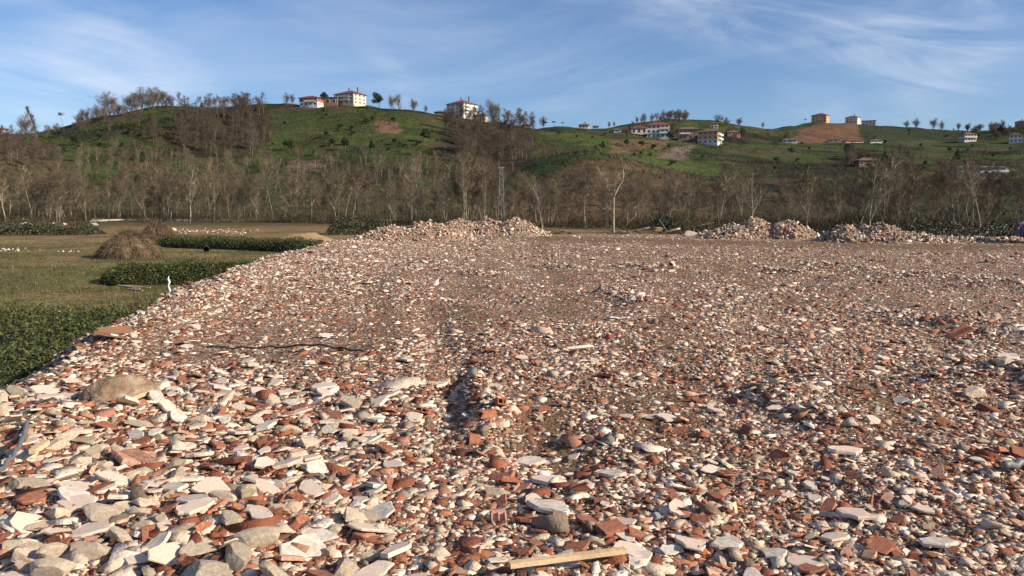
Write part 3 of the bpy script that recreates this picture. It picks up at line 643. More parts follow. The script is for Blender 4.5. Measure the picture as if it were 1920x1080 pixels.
# undergrowth: brown thicket under the belt, far too dense to count
def twig_mass(n, pos_fn, L, w, cols, seed):
    r = np.random.default_rng(seed); p = pos_fn(r, n); d = r.normal(0, 0.55, (n, 3)) + np.array([0, 0, 1.0]); d /= np.linalg.norm(d, axis=1)[:, None]
    a = np.cross(d, r.normal(0, 1, (n, 3))); a /= np.linalg.norm(a, axis=1)[:, None]
    ln = (L * r.uniform(0.4, 1.3, n))[:, None]; V = np.stack([p - a * w, p + a * w, p + d * ln], 1).reshape(-1, 3)
    C = np.repeat(np.array(cols)[r.integers(0, len(cols), n)] * r.uniform(0.7, 1.3, (n, 1)), 3, 0); return V, np.arange(len(V)).reshape(-1, 3), C
def belt_pos(r, n):
    px = r.uniform(-200, 2120, n); Y = belt_y(px) - 3 + 42 * r.random(n) ** 1.2; X = (px - 960) / FPX * Y
    k = r.random(n) < 0.12 + 0.88 * sstep(0.38, 0.68, vnoise(X * 0.16, Y * 0.16, 171)); j = r.choice(np.nonzero(k)[0], n); X = X[j] + r.normal(0, 0.5, n); Y = Y[j] + r.normal(0, 0.5, n)
    return np.stack([X, Y, land_h(X, Y) + 3.2 * vnoise(X * 0.3, Y * 0.3, 172) ** 2 * r.random(n) ** 1.5], 1)
V, F, C = twig_mass(85000, belt_pos, 1.1, 0.03, [(0.085, 0.06, 0.037), (0.065, 0.048, 0.03), (0.105, 0.075, 0.042), (0.04, 0.044, 0.018)], 5)
props(link('undergrowth', mesh_np('undergrowth', V, F, C), 'undergrowth'), 'brown leafless thicket of shoots under the belt of trees', 'undergrowth', kind='stuff')
def slope_pos(r, n):
    X = r.uniform(-380, 560, n); Y = r.uniform(190, 560, n); m = fbm(X * 0.025, Y * 0.025, 4, 140) > 0.01
    X, Y = X[m], Y[m]; k = r.integers(0, len(X), n); X = X[k] + r.normal(0, 1.5, n); Y = Y[k] + r.normal(0, 1.5, n)
    return np.stack([X, Y, hill_h(X, Y) - 0.1], 1)
V, F, C = twig_mass(64000, slope_pos, 1.5, 0.16, [(0.085, 0.062, 0.038), (0.065, 0.05, 0.03), (0.035, 0.042, 0.018), (0.045, 0.05, 0.02)], 6)
props(link('hill_scrub', mesh_np('hill_scrub', V, F, C), 'undergrowth'), 'low brown and green scrub scattered over the hillsides', 'scrub', kind='stuff')

# ------------------------------------------------------------------ houses
UNIT = {}
def unit_box():
    if 'box' not in UNIT: b = MB(); b.box((0, 0, 0), (1, 1, 1)); UNIT['box'] = b
    b = MB(); b.v = list(UNIT['box'].v); b.f = list(UNIT['box'].f); return b
WINM = {}
def win_mesh(m):
    if m not in WINM: WINM[m] = unit_box().mesh('pane_' + m); WINM[m].materials.append(MATS[m])
    return WINM[m]
def house(px, py, wpx, hpx, yaw, storeys, wall, roof, label, cat='house', depth=0.75, chim=1, balc=None, rise=0.22, wins=4, base=None, pos=None, flat=False, open_floor=False):
    p = on_hill(px, py) if pos is None else np.array(pos); m = p[1] / FPX; ya = math.radians(yaw)
    D_ = abs(math.cos(ya)) + depth * abs(math.sin(ya)); w = wpx * m / D_; d = w * depth; h = hpx * m
    e = empty('house', (p[0], p[1], p[2] - 0.3), ya); props(e, label, cat); fh = h / storeys
    b = MB(); b.box((0, 0, h / 2 - 1.0), (w, d, h + 2.0)); b.build('wall', wall, e)
    if base:
        b = MB(); b.box((0, 0, fh / 2 - 1.0), (w + 0.12, d + 0.12, fh + 2.0)); b.build('ground_floor', base, e)
    o = 0.7; r = MB(); hw, hd = w / 2 + o, d / 2 + o; R = min(w, d) * rise
    if flat: r.box((0, 0, h + 0.15), (w + 1.0, d + 1.0, 0.3))
    else:
        k = max(hw - hd, 0.3); r.add([(-hw, -hd, h), (hw, -hd, h), (hw, hd, h), (-hw, hd, h), (-k, 0, h + R), (k, 0, h + R), (-hw, -hd, h - .18), (hw, -hd, h - .18), (hw, hd, h - .18), (-hw, hd, h - .18)],
                      [(0, 1, 5, 4), (2, 3, 4, 5), (1, 2, 5), (3, 0, 4), (9, 8, 7, 6), (6, 7, 1, 0), (7, 8, 2, 1), (8, 9, 3, 2), (9, 6, 0, 3)])
    ro = r.build('roof', roof, e)
    for k in range(chim):
        c = MB(); c.box(((k - (chim - 1) / 2) * w * 0.45 + w * 0.1, d * 0.12, h + R * 0.9 + 0.2), (0.7, 0.7, R * 0.9 + 1.6)); c.build('chimney', 'wall_brown', ro)
    def window(x, y, z, sx, sz, rot):
        a = link('window', win_mesh('trim_white'), None, e); a.location = (x, y, z); a.scale = (sx + 0.24, 0.10, sz + 0.24); a.rotation_euler = (0, 0, rot)
        c = link('pane', win_mesh('glass_dark'), None, e); c.location = (x, y, z); c.scale = (sx, 0.16, sz); c.rotation_euler = (0, 0, rot)
        c.parent = a; c.location = (0, 0, 0); c.rotation_euler = (0, 0, 0); c.scale = (sx / (sx + 0.24), 1.6, sz / (sz + 0.24))
    for fl in range(storeys):
        z = fl * fh + fh * 0.55; ww, wh = min(1.3, w / wins * 0.5), fh * 0.48
        for k in range(wins): window((k + 0.5) / wins * w - w / 2, -d / 2, z, ww, wh, 0)
        n2 = max(2, int(wins * depth))
        for k in range(n2):
            for sx in (-1, 1): window(sx * w / 2, (k + 0.5) / n2 * d - d / 2, z, ww, wh, math.pi / 2)
    if balc:
        for fl in range(1, storeys):
            for (side, a0, a1) in balc:
                b = MB(); bw = (a1 - a0) * (w if side == 'f' else d); bc = (a0 + a1) / 2 - 0.5
                if side == 'f': b.box((bc * w, -d / 2 - 0.65, fl * fh + 0.08), (bw, 1.3, 0.18)); b.box((bc * w, -d / 2 - 1.26, fl * fh + 0.62), (bw, 0.09, 0.9))
                else: b.box((w / 2 + 0.65, bc * d, fl * fh + 0.08), (1.3, bw, 0.18)); b.box((w / 2 + 1.26, bc * d, fl * fh + 0.62), (0.09, bw, 0.9))
                b.build('balcony', 'trim_white', e)
    return e
house(866, 214, 56, 25, -38, 4, 'wall_white', 'roof_red', 'white four-storey apartment block with two chimneys on the ridge', 'apartment block', 0.9, 2, [('r', 0.1, 0.45), ('r', 0.7, 0.95)], wins=4)
house(903, 216, 22, 12, -20, 2, 'wall_orange', 'roof_brown', 'low orange-brown house tucked beside the white apartment block', wins=3)
house(826, 214, 20, 6, 0, 1, 'wall_brown', 'roof_grey', 'dark low shed beside the white apartment block', 'shed', chim=0, wins=2)
house(657, 197, 56, 19, -28, 3, 'wall_cream', 'roof_red', 'large pale three-storey house with balconies on the top of the wooded hill', 'house', 0.8, 2, [('f', 0.1, 0.8)], wins=4)
house(618, 198, 36, 14, -5, 1, 'wall_brown', 'roof_grey', 'long dark-roofed building between the red and pale hilltop houses', 'building', 0.5, 0, flat=True, wins=3)
house(584, 200, 40, 15, -12, 2, 'wall_red', 'roof_red', 'red hilltop house on a white ground floor', 'house', 0.7, 0, [('f', 0.3, 0.9)], base='wall_white', wins=4)
house(2, 252, 22, 10, -20, 2, 'wall_white', 'roof_red', 'white house with a red roof behind the copse at the hill foot', wins=3)
house(1234, 259, 44, 24, -10, 3, 'wall_white', 'roof_red', 'white three-storey house with rows of windows above the brown bank', 'house', 0.6, 1, [('f', 0.55, 1.0)], base='wall_grey', wins=5)
house(1198, 252, 30, 12, -6, 1, 'wall_pink', 'roof_red', 'low pinkish house with a red roof beside the white three-storey house', depth=0.6, wins=3)
house(1157, 248, 14, 5, 0, 1, 'wall_grey', 'roof_grey', 'small grey hut on the brown bank', 'hut', chim=0, wins=1)
house(1290, 262, 40, 19, -8, 2, 'wall_brown', 'roof_brown', 'brown house with an orange upper room beside the orange house', depth=0.6, balc=[('f', 0.1, 0.6)], wins=4)
house(1281, 249, 12, 9, -8, 1, 'wall_orange', 'roof_brown', 'small orange rooftop room behind the brown house', chim=0, wins=1)
house(1331, 270, 46, 22, -30, 3, 'wall_orange', 'roof_brown', 'orange and cream three-storey house at the end of the hamlet', 'house', 0.8, 1, [('r', 0.1, 0.9)], base='wall_white', wins=4)
house(1339, 240, 16, 9, -15, 2, 'wall_cream', 'roof_brown', 'pale house on the slope behind the orange house', wins=2)
house(1374, 256, 26, 8, 5, 1, 'wall_brown', 'roof_brown', 'long low brown house beside the orange house', depth=0.5, chim=1, wins=3)
house(1095, 238, 20, 6, -10, 1, 'wall_cream', 'roof_brown', 'small cream house on the saddle beyond the green field', wins=3)
house(1117, 239, 10, 5, 0, 1, 'wall_grey', 'roof_grey', 'tiny grey house beside the small cream house', chim=0, wins=2)
house(987, 236, 15, 5, 0, 1, 'wall_brown', 'roof_brown', 'small brown house at the foot of the ridge trees', chim=0, wins=2)
house(1538, 228, 34, 13, -35, 3, 'wall_orange', 'roof_red', 'large orange house with a red roof above the bare earth slope', 'house', 0.8, 0, [('f', 0.4, 0.7)], wins=4)
house(1599, 227, 28, 11, -40, 3, 'wall_cream', 'roof_brown', 'cream house with a dark roof on the crest above the bare earth slope', 'house', 0.8, 1, [('f', 0.3, 0.9)], wins=3)
house(1629, 229, 28, 8, -25, 2, 'wall_cream', 'roof_brown', 'unfinished low house at the end of the bare-slope crest', 'house', 0.7, 0, flat=True, wins=4)
house(1562, 267, 22, 5, -20, 1, 'wall_cream', 'roof_red', 'small cream house at the foot of the bare earth slope', wins=2)
house(1600, 267, 32, 3, 0, 1, 'wall_pink', 'roof_red', 'long red-roofed house at the foot of the bare earth slope', depth=0.4, wins=5)
house(1641, 267, 22, 4, 0, 1, 'wall_white', 'roof_grey', 'low white house below the dark tea rows', depth=0.4, wins=3)
house(1480, 268, 28, 6, -10, 1, 'wall_white', 'roof_grey', 'low white house among trees at the foot of the bare earth slope', depth=0.5, wins=3)
house(1814, 265, 24, 13, 5, 2, 'wall_pink', 'roof_brown', 'pinkish two-storey house alone on the slope beyond the hamlet', balc=[('f', 0.0, 1.0)], wins=4)
house(1903, 268, 24, 15, -25, 2, 'wall_white', 'roof_red', 'white house with a red roof below the farthest ridge', wins=3)
house(1914, 232, 20, 9, -20, 2, 'wall_brown', 'roof_red', 'brown house high on the farthest ridge', wins=3)
house(1628, 312, 48, 11, 3, 1, 'wall_brown', 'roof_brown', 'long brown barn between two dark evergreens', 'barn', 0.5, 0, wins=4)
house(1673, 316, 14, 12, -30, 2, 'wall_white', 'roof_brown', 'narrow white house behind the tall dark conifer', chim=1, wins=2)
house(1832, 333, 92, 19, -4, 2, 'wall_grey', 'roof_grey', 'long grey and white building seen through the trees behind the dark-flanked heap', 'building', 0.35, 2, [('f', 0.55, 1.0)], wins=7, rise=0.1)

# ------------------------------------------------------------------ lattice mast, wall along the stream
mp = at_depth(940, 430, 124); MH = at_depth(940, 312, 124)[2] + 1.0
e = empty('lattice_mast', (mp[0], 124, float(land_h(mp[0], 124)))); props(e, 'thin grey steel lattice mast standing behind the pinkish rubble heaps', 'mast')
b = MB()
for sx in (-1, 1):
    for sy in (-1, 1): b.tube([(sx * .5, sy * .5, -0.3), (sx * .2, sy * .2, MH)], 0.04, 4)
b.build('leg_frame', 'metal_grey', e); b = MB()
for k in range(12):
    z0, z1 = MH * k / 12, MH * (k + 1) / 12; a0 = .5 - .3 * k / 12; a1 = .5 - .3 * (k + 1) / 12
    for sy in (-1, 1):
        s = 1 if k % 2 else -1; b.tube([(-s * a0, sy * a0, z0), (s * a1, sy * a1, z1)], 0.022, 3); b.tube([(sy * a0, -s * a0, z0), (sy * a1, s * a1, z1)], 0.022, 3)
b.build('bracing', 'metal_grey', e); b = MB(); b.box((0, 0, MH - 0.15), (1.0, 0.2, 0.14)); b.build('crossarm', 'metal_grey', e)
b = MB()
for k in range(26):
    px0, px1 = 172 + k * 22, 172 + (k + 1) * 22 - 0.6; A = at_depth(px0, 412, 172); B = at_depth(px1, 412, 172); c = (A + B) / 2
    b.box((c[0], 172 + 1.5 * math.sin(k * 0.5), -0.55), (B[0] - A[0], 0.35, 0.75))
props(b.build('stream_wall', 'wall_grey'), 'low pale concrete wall running behind the belt of trees', 'wall')

# ------------------------------------------------------------------ field on the left: hedges, haystacks, odds and ends
def tea_hedge(label, inside, bounds, top, n, leaf, seed):
    """clipped tea bushes: dark woody core under a dense skin of glossy leaves"""
    x0, x1, y0, y1 = bounds; r = np.random.default_rng(seed)
    def hgt(x, y): return top * np.clip(inside(x, y), 0, 1) ** 0.45 * (0.80 + 0.5 * fbm(x * 1.1, y * 1.1, 3, seed) + 0.25 * fbm(x * 4, y * 4, 2, seed + 5))
    e = empty('tea_hedge', ((x0 + x1) / 2, (y0 + y1) / 2, FIELD)); props(e, label, 'hedge'); ox, oy = (x0 + x1) / 2, (y0 + y1) / 2
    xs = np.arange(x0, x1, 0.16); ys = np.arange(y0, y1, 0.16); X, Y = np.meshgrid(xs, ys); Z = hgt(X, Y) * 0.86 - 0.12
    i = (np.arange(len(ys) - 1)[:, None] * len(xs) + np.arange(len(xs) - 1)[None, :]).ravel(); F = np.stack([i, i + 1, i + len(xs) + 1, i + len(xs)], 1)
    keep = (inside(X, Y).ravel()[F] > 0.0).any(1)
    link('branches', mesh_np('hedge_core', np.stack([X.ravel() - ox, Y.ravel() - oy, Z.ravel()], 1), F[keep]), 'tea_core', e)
    x = r.uniform(x0, x1, n * 3); y = r.uniform(y0, y1, n * 3); k = inside(x, y) > 0.01; x, y = x[k][:n], y[k][:n]; m = len(x)
    q = r.random(m) ** 0.35; z = hgt(x, y) * q + r.normal(0, 0.025, m); z = z + (r.random(m) < 0.10) * r.uniform(0, 0.17, m) * (q > 0.7); c = np.stack([x - ox, y - oy, z], 1)
    nrm = r.normal(0, 0.7, (m, 3)) + np.array([0.0, -0.15, 0.7]); nrm /= np.linalg.norm(nrm, axis=1)[:, None]
    u = np.cross(nrm, r.normal(0, 1, (m, 3))); u /= np.linalg.norm(u, axis=1)[:, None]; v = np.cross(nrm, u); s = (leaf * r.uniform(0.6, 1.3, m))[:, None]
    V = np.stack([c - u * s, c + v * s * .42, c + u * s, c - v * s * .42], 1).reshape(-1, 3)
    pal = np.array([(0.045, 0.056, 0.014), (0.062, 0.074, 0.019), (0.088, 0.096, 0.026), (0.030, 0.037, 0.011), (0.125, 0.12, 0.036)])
    C = np.repeat(pal[r.choice(5, m, p=[.3, .3, .18, .15, .07])] * r.uniform(0.7, 1.25, (m, 1)), 4, 0)
    props(link('foliage', mesh_np('hedge_leaves', V, np.arange(len(V)).reshape(-1, 4), C), 'tea_leaf', e), kind='stuff')
def band(ax, ay, bx, by, w):
    L2 = (bx - ax) ** 2 + (by - ay) ** 2
    def f(x, y):
        t = np.clip(((x - ax) * (bx - ax) + (y - ay) * (by - ay)) / L2, 0, 1); d = np.hypot(x - ax - t * (bx - ax), y - ay - t * (by - ay)) + 0.35 * fbm(x * 0.9, y * 0.9, 3, 71)
        return np.clip((w - d) / (0.45 * w), 0, 1)
    return f
def near_in(x, y):
    d = np.minimum(edge_x(y) - 0.30 - x, np.minimum(18.2 + 0.10 * (x + 7) - y, y - 4.0)) + 0.5 * fbm(x * 0.8, y * 0.8, 3, 73)
    return np.clip(d / 0.5, 0, 1)
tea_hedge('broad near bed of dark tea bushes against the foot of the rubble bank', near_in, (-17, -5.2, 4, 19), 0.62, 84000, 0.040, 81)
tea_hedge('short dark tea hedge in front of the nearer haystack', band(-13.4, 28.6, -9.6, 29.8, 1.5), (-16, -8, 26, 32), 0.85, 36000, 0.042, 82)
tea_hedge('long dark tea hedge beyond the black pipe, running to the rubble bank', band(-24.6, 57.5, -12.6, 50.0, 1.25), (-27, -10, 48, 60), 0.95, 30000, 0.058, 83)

def haystack(px, pyb, wpx, hpx, label, seed, tuft):
    p = on_plane(px, pyb, FIELD); m = p[1] / FPX; Rr = wpx * m / 2; H = hpx * m; r = np.random.default_rng(seed)
    e = empty('haystack', (p[0], p[1] + Rr * 0.6, float(field_h(p[0], p[1] + Rr * .6)) - 0.03)); props(e, label, 'haystack', 'haystacks on the field')
    na, nz = 48, 16; V = []; prof = lambda t: (1 - t ** 1.7) ** 0.72
    for j in range(nz + 1):
        t = j / nz
        for k in range(na):
            a = 6.2832 * k / na; q = Rr * prof(t * 0.995) * (1 + 0.16 * float(fbm(np.array(math.cos(a) * 1.7 + 3), np.array(math.sin(a) * 1.7 + t * 2), 3, seed)) + 0.05 * math.sin(a * 9 + t * 3)); V.append((math.cos(a) * q, math.sin(a) * q, H * t * 0.97))
    F = [(j * na + k, j * na + (k + 1) % na, (j + 1) * na + (k + 1) % na, (j + 1) * na + k) for j in range(nz) for k in range(na)]
    link('mound', mesh_np('haymound', np.array(V), np.array(F), None, True), 'hay', e)
    n = 9000; a = r.uniform(0, 6.2832, n); t = r.random(n) ** 0.9; q = Rr * ((1 - t ** 1.7) ** 0.72) * (1.0 + r.normal(0, 0.03, n)) + 0.02
    c = np.stack([np.cos(a) * q, np.sin(a) * q, H * t * 0.97 + 0.02], 1); d = np.stack([np.cos(a) * 0.35, np.sin(a) * 0.35, -np.ones(n)], 1) + r.normal(0, 0.5, (n, 3)); d[t > .8] += r.normal(0, 1, (int((t > .8).sum()), 3)); d /= np.linalg.norm(d, axis=1)[:, None]
    w = np.cross(d, r.normal(0, 1, (n, 3))); w /= np.linalg.norm(w, axis=1)[:, None]; L = r.uniform(0.15, 0.5, n)[:, None]
    V = np.stack([c - w * .012, c + w * .012, c + d * L + np.stack([np.cos(a), np.sin(a), 0 * a], 1) * 0.05], 1).reshape(-1, 3)
    pal = np.array([(0.15, 0.105, 0.065), (0.09, 0.062, 0.038), (0.21, 0.15, 0.09), (0.12, 0.08, 0.05)]); C = np.repeat(pal[r.integers(0, 4, n)], 3, 0)
    props(link('straw', mesh_np('straw', V, np.arange(len(V)).reshape(-1, 3), C), 'straw', e), kind='stuff')
    if tuft:
        V, F, C = twig_mass(220, lambda r_, n_: np.stack([r_.normal(0, .22, n_), r_.normal(0, .22, n_), np.full(n_, H * .93)], 1), 0.22, 0.012, [(0.06, 0.11, 0.02)], 3)
        props(link('grass_tuft', mesh_np('tuft', V, F, C), 'grass_blades', e), kind='stuff')
haystack(228, 486, 112, 52, 'larger weathered brown haystack with a green grass tuft on top', 91, True)
haystack(287, 454, 64, 38, 'smaller brown haystack behind the long tea hedge', 92, False)

# short grass tufts of the field
def turf_pos(r, n):
    y = 13 + 60 * r.random(n) ** 1.6; x = edge_x(y) - 0.8 - 34 * r.random(n) * (y / 60 + 0.25); return np.stack([x, y, field_h(x, y) - 0.01], 1)
V, F, C = twig_mass(50000, turf_pos, 0.14, 0.012, [(0.085, 0.095, 0.03), (0.065, 0.08, 0.025), (0.15, 0.12, 0.055), (0.11, 0.10, 0.04)], 8)
props(link('grass', mesh_np('grass', V, F, C), 'grass_blades'), 'short grazed grass of the field beside the rubble bank', 'grass', kind='stuff')
# brambles: beside the heaps, and far left on the field
def leaf_mass(name, label, boxes, n, leaf, seed):
    r = np.random.default_rng(seed); P = []
    for (x0, x1, y0, y1, zb, h) in boxes:
        k = n // len(boxes); x = r.uniform(x0, x1, k); y = r.uniform(y0, y1, k); u = np.minimum(np.minimum(x - x0, x1 - x) / 0.8, np.minimum(y - y0, y1 - y) / 0.6).clip(0, 1)
        hh = h * (0.45 + 1.1 * vnoise(x * 0.7, y * 0.7, seed)) * u ** 0.5; P.append(np.stack([x, y, zb + hh * r.random(k) ** 0.5], 1))
    c = np.concatenate(P); m = len(c); nrm = r.normal(0, 1, (m, 3)) + np.array([0, -0.2, 0.6]); nrm /= np.linalg.norm(nrm, axis=1)[:, None]
    u = np.cross(nrm, r.normal(0, 1, (m, 3))); u /= np.linalg.norm(u, axis=1)[:, None]; v = np.cross(nrm, u); s = (leaf * r.uniform(.5, 1.4, m))[:, None]
    V = np.stack([c - u * s, c + v * s * .5, c + u * s, c - v * s * .5], 1).reshape(-1, 3)
    pal = np.array([(0.028, 0.038, 0.014), (0.04, 0.05, 0.018), (0.06, 0.065, 0.025), (0.07, 0.052, 0.028)]); C = np.repeat(pal[r.integers(0, 4, m)], 4, 0)
    props(link(name, mesh_np(name, V, np.arange(len(V)).reshape(-1, 4), C), 'bramble_leaf'), label, 'brambles', kind='stuff')
leaf_mass('brambles', 'dark green brambles along the back edge of the tip by the blue car', [(20, 26, 50, 54, -0.7, 1.0), (25, 33, 48, 53, -0.7, 1.25), (32, 42, 47.5, 53, -0.7, 1.4), (12, 21, 56, 60, -1, 0.9), (2, 13, 58, 62, -1.1, 0.9), (21, 40, 56, 64, -1, 1.0)], 34000, 0.085, 15)
leaf_mass('brambles', 'dark low brambles on the brown grass beyond the white stones', [(-66, -50, 78, 88, -1.0, 1.5), (-54, -44, 82, 86, -1, 1.0), (-20, -13, 84, 90, -1, 1.5)], 16000, 0.11, 16)

# ------------------------------------------------------------------ rubble: shapes
def rock_mesh(seed, sub=2, cuts=9, flat=0.65, rough=0.06, lo=0.38, hi=0.72):
    """broken lump: a ball cut by random planes, with a rough skin"""
    r = np.random.default_rng(seed); bm = bmesh.new(); bmesh.ops.create_icosphere(bm, subdivisions=sub, radius=1.0)
    V = np.array([v.co[:] for v in bm.verts])
    for k in range(cuts):
        n = _unit(r.normal(0, 1, 3)); d = r.uniform(lo, hi); t = V @ n - d; V = V - np.outer(np.clip(t, 0, None), n) * 0.95
    V = V * (1 + rough * r.normal(0, 1, (len(V), 1)) + 0.10 * fbm(V[:, 0] * 2.2 + seed, V[:, 1] * 2.2 + V[:, 2] * 1.7, 3, seed)[:, None]); V = V * np.array([1.0, r.uniform(0.6, 0.9), flat * r.uniform(0.75, 1.15)])
    for v, c in zip(bm.verts, V): v.co = c
    me = bpy.data.meshes.new('lump'); bm.to_mesh(me); bm.free(); return me
def plate_mesh(seed, th=0.11, n=None, jag=0.22, groove=0, chip=True):
    """broken plate with an irregular outline, chipped arris and real thickness; groove = ribs across the upper face"""
    r = np.random.default_rng(seed); n = n or int(r.integers(5, 9)); b = MB(); asp = r.uniform(0.45, 0.8)
    an = np.sort((np.arange(n) + r.uniform(-0.32, 0.32, n)) / n * 6.2832); ra = 1 + r.uniform(-jag, jag, n)
    pts = [(math.cos(a) * q, math.sin(a) * q * asp) for a, q in zip(an, ra)]; o = []
    for i in range(n):     # extra points along the broken edges
        p, q = pts[i], pts[(i + 1) % n]; o.append(p); m = ((p[0] + q[0]) / 2 + r.normal(0, 0.035), (p[1] + q[1]) / 2 + r.normal(0, 0.035)); o.append(m)
    N = len(o); tz = r.normal(0, 0.012, N)
    lay = [(1.0 + r.normal(0, .02), -th), (1.03, 0.2 * th), (0.97 if chip else 1.0, th)]
    vs = [(x * k, y * k, z + (tz[i] if j == 2 else 0)) for j, (k, z) in enumerate(lay) for i, (x, y) in enumerate(o)]
    fs = [tuple(range(N))[::-1], tuple(2 * N + i for i in range(N))] + [(j * N + i, j * N + (i + 1) % N, (j + 1) * N + (i + 1) % N, (j + 1) * N + i) for j in range(2) for i in range(N)]
    b.add(vs, fs)
    if groove:
        for k in range(groove):
            y = (k + 0.5) / groove * 1.1 * asp - 0.55 * asp; hx = math.sqrt(max(0.0, 1 - (y / asp) ** 2)) * 0.74
            b.box((0, y, th + 0.012), (2 * hx, 0.42 * asp / groove, 0.045))
    me = b.mesh('plate'); return me
def hollow_mesh(seed, kind):
    """piece of a hollow clay block: outer wall with webs standing on it"""
    r = np.random.default_rng(seed); b = MB(); L = 1.0; w = r.uniform(0.5, 0.75); t = 0.07
    b.box((0, 0, 0), (2 * L, 2 * w, 2 * t))
    for k in range(9): b.box((0, (k / 8 - 0.5) * 2 * w * 0.92, -t - 0.014), (2 * L * 0.995, 0.05, 0.03))
    hs = r.uniform(0.25, 0.6)
    for y in ((-w + t, w - t) if kind == 'u' else (-w + t,) if kind == 'l' else (-w + t, 0, w - t)):
        x0 = -L * r.uniform(0.5, 1); x1 = L * r.uniform(0.5, 1); q = hs * r.uniform(0.6, 1.1)
        b.add([(x0, y - t * .8, t), (x1, y - t * .8, t), (x1, y + t * .8, t), (x0, y + t * .8, t), (x0 + .1, y - t * .8, t + q), (x1 - r.uniform(.1, .5), y - t * .8, t + q * r.uniform(.5, 1)), (x1 - .3, y + t * .8, t + q * .8), (x0 + .1, y + t * .8, t + q)],
              [(0, 1, 5, 4), (1, 2, 6, 5), (2, 3, 7, 6), (3, 0, 4, 7), (4, 5, 6, 7)])
    if kind == 'box': b.box((0, 0, t + hs), (2 * L * 0.9, 2 * w, 2 * t))
    me = b.mesh('hollow_brick')
    for v in me.vertices: v.co.x += 0.10 * math.sin(v.co.y * 7 + seed) * (1 if abs(v.co.x) > 0.8 else 0)
    return me
ROCKS = [rock_mesh(700 + k, 3, 12, 0.7, 0.012) for k in range(14)]
BIGROCKS = [rock_mesh(740 + k, 3, 13, 0.55, 0.012) for k in range(6)]
PLATES = [plate_mesh(760 + k, 0.10) for k in range(12)]
THIN = [plate_mesh(780 + k, 0.055, jag=0.3) for k in range(10)]
SHARDS = [plate_mesh(800 + k, 0.12, jag=0.32) for k in range(10)]
RIBBED = [plate_mesh(820 + k, 0.10, n=5, groove=7 + k % 3) for k in range(5)]
HOLLOW = [hollow_mesh(840 + k, ('u', 'l', 'w', 'box')[k % 4]) for k in range(8)]
SPLINT = [plate_mesh(860 + k, 0.10, n=4, jag=0.1) for k in range(4)]
for me in SPLINT:
    for v in me.vertices: v.co.y *= 0.28
VARI = {}
def variant(me, m):
    if (me.name, m) not in VARI:
        c = me.copy(); c.materials.clear(); c.materials.append(MATS[m]); VARI[(me.name, m)] = c
    return VARI[(me.name, m)]
TAKEN = []
def piece(name, me, m, x, y, size, label, cat, group=None, tilt=0.2, yaw=None, sink=0.3, rot=None, zs=1.0, lift=0.0):
    o = bpy.data.objects.new(name, variant(me, m)); COL.objects.link(o)
    o.rotation_euler = rot or (rnd.gauss(0, tilt), rnd.gauss(0, tilt), rnd.uniform(0, 6.28) if yaw is None else yaw)
    s = size / 2; o.scale = (s, s, s * zs); hz = max(abs(v.co.z) for v in me.vertices[:60]) * s * zs
    o.location = (x, y, float(tip_h(x, y)) + hz * (1 - 2 * sink) + s * 0.35 * min(0.6, tilt) + lift)
    props(o, label, cat, group); TAKEN.append((x, y, size * 0.5)); return o

# ------------------------------------------------------------------ rubble: pieces that can be singled out in the photograph
def put(px, py, wpx, name, lib, k, m, label, cat, **kw):
    p = on_plane(px, py, 0.04); p = on_plane(px, py, float(tip_h(p[0], p[1])) + 0.04)
    return piece(name, lib[k % len(lib)], m, p[0], p[1], wpx / FPX * p[1] * 1.02, label, cat, **kw)
CH = [(172, 1022, 122, 'concrete_cream', 'broad pitted cream concrete lump carrying small red shards'), (480, 998, 124, 'concrete', 'flat-topped grey concrete lump beside the rounded pale lump'), (368, 1000, 104, 'concrete_cream', 'rounded pale concrete lump between two large lumps'),
      (385, 1070, 190, 'concrete', 'very large grey concrete slab below the rounded pale lump'), (62, 905, 100, 'concrete_cream', 'long cream concrete lump beside the bent grey pipe'), (152, 860, 70, 'concrete_cream', 'oval pitted cream mortar lump above the ribbed red brick'),
      (34, 1005, 84, 'concrete_cream', 'rounded cream lump beside the broad pitted lump'), (95, 1062, 130, 'concrete_cream', 'broad cream lump beside the very large grey slab'), (160, 790, 72, 'concrete', 'grey concrete bar leaning below the boulder'), (262, 970, 60, 'concrete_cream', 'pale angular lump next to a leaning white tile edge'),
      (610, 1022, 60, 'concrete_cream', 'pale pointed lump beside the flat grey lump'), (225, 945, 74, 'concrete_cream', 'pale rough lump behind the broad pitted lump'), (130, 905, 44, 'concrete_cream', 'small cream cube-like lump near the bent pipe'), (1010, 1050, 56, 'grey_stone', 'grey rounded stone at one end of the yellow lath'),
      (1062, 1035, 90, 'concrete', 'grey lump just above the yellow lath'), (1120, 1005, 50, 'concrete', 'rough grey lump above the yellow lath and red shard'), (700, 1030, 66, 'concrete_cream', 'pale lump among red shards below the greyish lump'), (690, 965, 56, 'concrete', 'greyish lump beside a small white cube'), (930, 915, 64, 'concrete', 'grey crusted lump beside the stacked white tiles'),
      (1265, 866, 32, 'plaster_white', 'smooth white pebble alone on the finer rubble'), (1232, 960, 34, 'grey_stone', 'smooth brown-grey cobble beside the large white tile'), (1690, 935, 40, 'grey_stone', 'small grey stone near a split white tile'), (1520, 995, 50, 'concrete', 'rough grey lump above the white tile with a square end'),
      (1880, 690, 70, 'concrete', 'big grey lump on the coarse rubble ridge'), (1820, 730, 60, 'concrete_cream', 'cream lump at the foot of the coarse rubble ridge'), (640, 790, 48, 'concrete', 'grey lump beside the dark square hole'), (430, 735, 60, 'concrete_cream', 'long cream lump below the black hose'), (668, 540, 26, 'concrete_cream', 'pale rounded stone beyond the black hose'),
      (330, 815, 60, 'concrete', 'grey crumbly lump behind the ribbed brick'), (545, 800, 50, 'concrete', 'grey rough lump near a standing red shard')]
